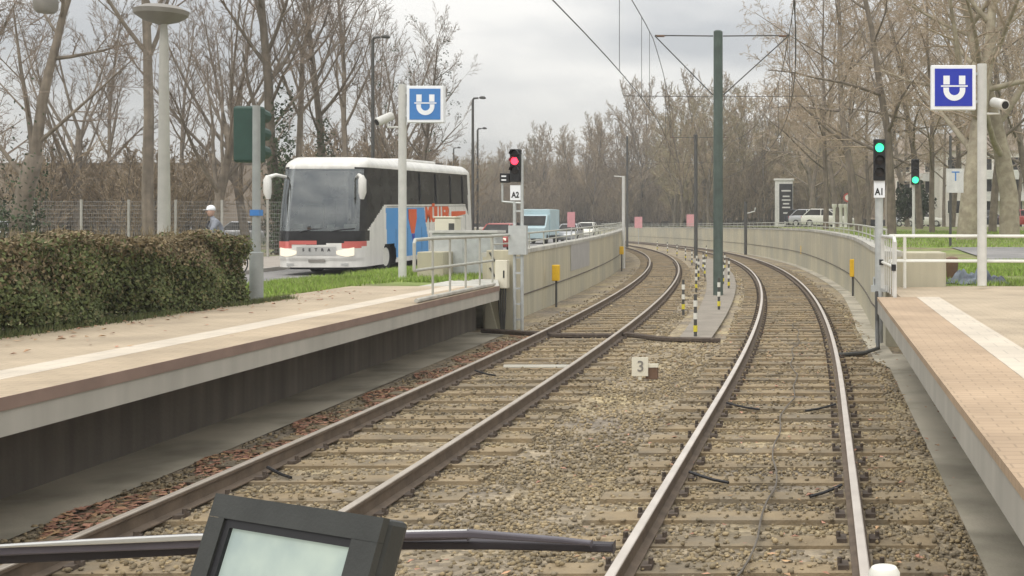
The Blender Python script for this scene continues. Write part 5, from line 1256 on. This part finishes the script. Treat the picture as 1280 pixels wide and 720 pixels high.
# ------------------------------------------------------------------ cab things: display, wiper, knob
u = Vector((.152, -.072, 0)).normalized(); nh = Vector((-.428, -.904, 0)); dn = (nh * .35 + Vector((0, 0, -.937))).normalized(); nrm = u.cross(dn).normalized()
if nrm.y > 0: nrm = -nrm
A = Vector((-.449, .85, 1.862)); Wd, Hd, Td = .168, .115, .026
t = thing('cab_display', 'dark grey framed display with pale green grey screen in the cab', 'display', A + dn * Hd)
def slab(mb, u0, u1, v0, v1, w0, w1):
    c = [A + u * a + dn * b_ + nrm * w_ for w_ in (w0, w1) for a, b_ in ((u0, v0), (u1, v0), (u1, v1), (u0, v1))]
    mb.add(c, ((0, 1, 2, 3), (7, 6, 5, 4), (0, 4, 5, 1), (1, 5, 6, 2), (2, 6, 7, 3), (3, 7, 4, 0))); return mb
slab(MB(), 0, Wd, 0, Hd, -Td, -.006).build('housing', M['dgrey'], t, bevel=.004)
fr = MB(); bw = .0165
for q in ((0, Wd, 0, bw), (0, Wd, Hd - bw, Hd), (0, bw, bw + .0002, Hd - bw - .0002), (Wd - bw * 1.45, Wd, bw + .0002, Hd - bw - .0002)): slab(fr, *q, -.0058, .0)
fr.build('bezel', M['dgrey'], t)
li = MB()
for q in ((bw, Wd - bw * 1.45, bw, bw + .006), (bw, bw + .006, bw + .006, Hd - bw)): slab(li, *q, -.0056, -.002)
li.build('inner_lip', M['black'], t)
slab(MB(), bw + .006, Wd - bw * 1.45, bw + .006, Hd - bw, -.0057, -.005).build('screen', M['screen'], t)
slab(MB(), .06, .10, Hd, Hd + .10, -.022, -.010).build('bracket', M['black'], t)
t = thing('windscreen_wiper', 'long black wiper with a highlight strip modelled on its arm, lying across the bottom of the view', 'wiper', (-.5, 1.1, 1.74))
bl = [P(-40, 699, 1.1), P(120, 692, 1.1), P(300, 683, 1.1), P(480, 680, 1.1), P(620, 680, 1.1), P(700, 682, 1.1), P(768, 684, 1.1)]
def strip(pts, hw, m, nm, th=.006):
    g = MB(); n_ = len(pts)
    for p, h in zip(pts, hw): g.v += [(p.x, p.y - th, p.z - h), (p.x, p.y + th, p.z - h), (p.x, p.y + th, p.z + h), (p.x, p.y - th, p.z + h)]
    for i in range(n_ - 1):
        for k in range(4): g.f.append((i * 4 + k, i * 4 + (k + 1) % 4, i * 4 + 4 + (k + 1) % 4, i * 4 + 4 + k))
    g.f += [(0, 1, 2, 3), tuple(range(n_ * 4 - 1, n_ * 4 - 5, -1))]
    return g.build(nm, m, t, bevel=.0015)
strip(bl, [.0048, .0048, .0046, .0042, .0042, .004, .004], M['rubber'], 'blade')
strip([P(-40, 690, 1.085), P(60, 684, 1.085), P(240, 676, 1.085), P(420, 671, 1.085), P(588, 668, 1.085)], [.0035, .0045, .0055, .0045, .003], M['wipergrey'], 'arm', .008)
strip([P(-30, 684, 1.075), P(120, 677, 1.075), P(240, 671.5, 1.075), P(585, 664, 1.075)], [.0012, .0026, .003, .0016], M['chrome'], 'arm_highlight_strip', .002)  # bright silver strip modelled as the highlight along the arm
strip([P(500, 668.5, 1.075), P(588, 667, 1.075), P(700, 675, 1.08), P(740, 679, 1.085)], [.003, .0035, .0025, .002], M['wipergrey'], 'blade_spring', .004)
t = thing('push_button', 'small white round button cap at the bottom edge of the view', 'button', P(1105, 740, .9))
c = P(1105, 709, .9); MB().lathe([(.011, -.03), (.0125, -.012), (.0125, -.004), (.010, .0), (.003, .001)], 20, c).build('cap_dome', M['white'], t, smooth=True)
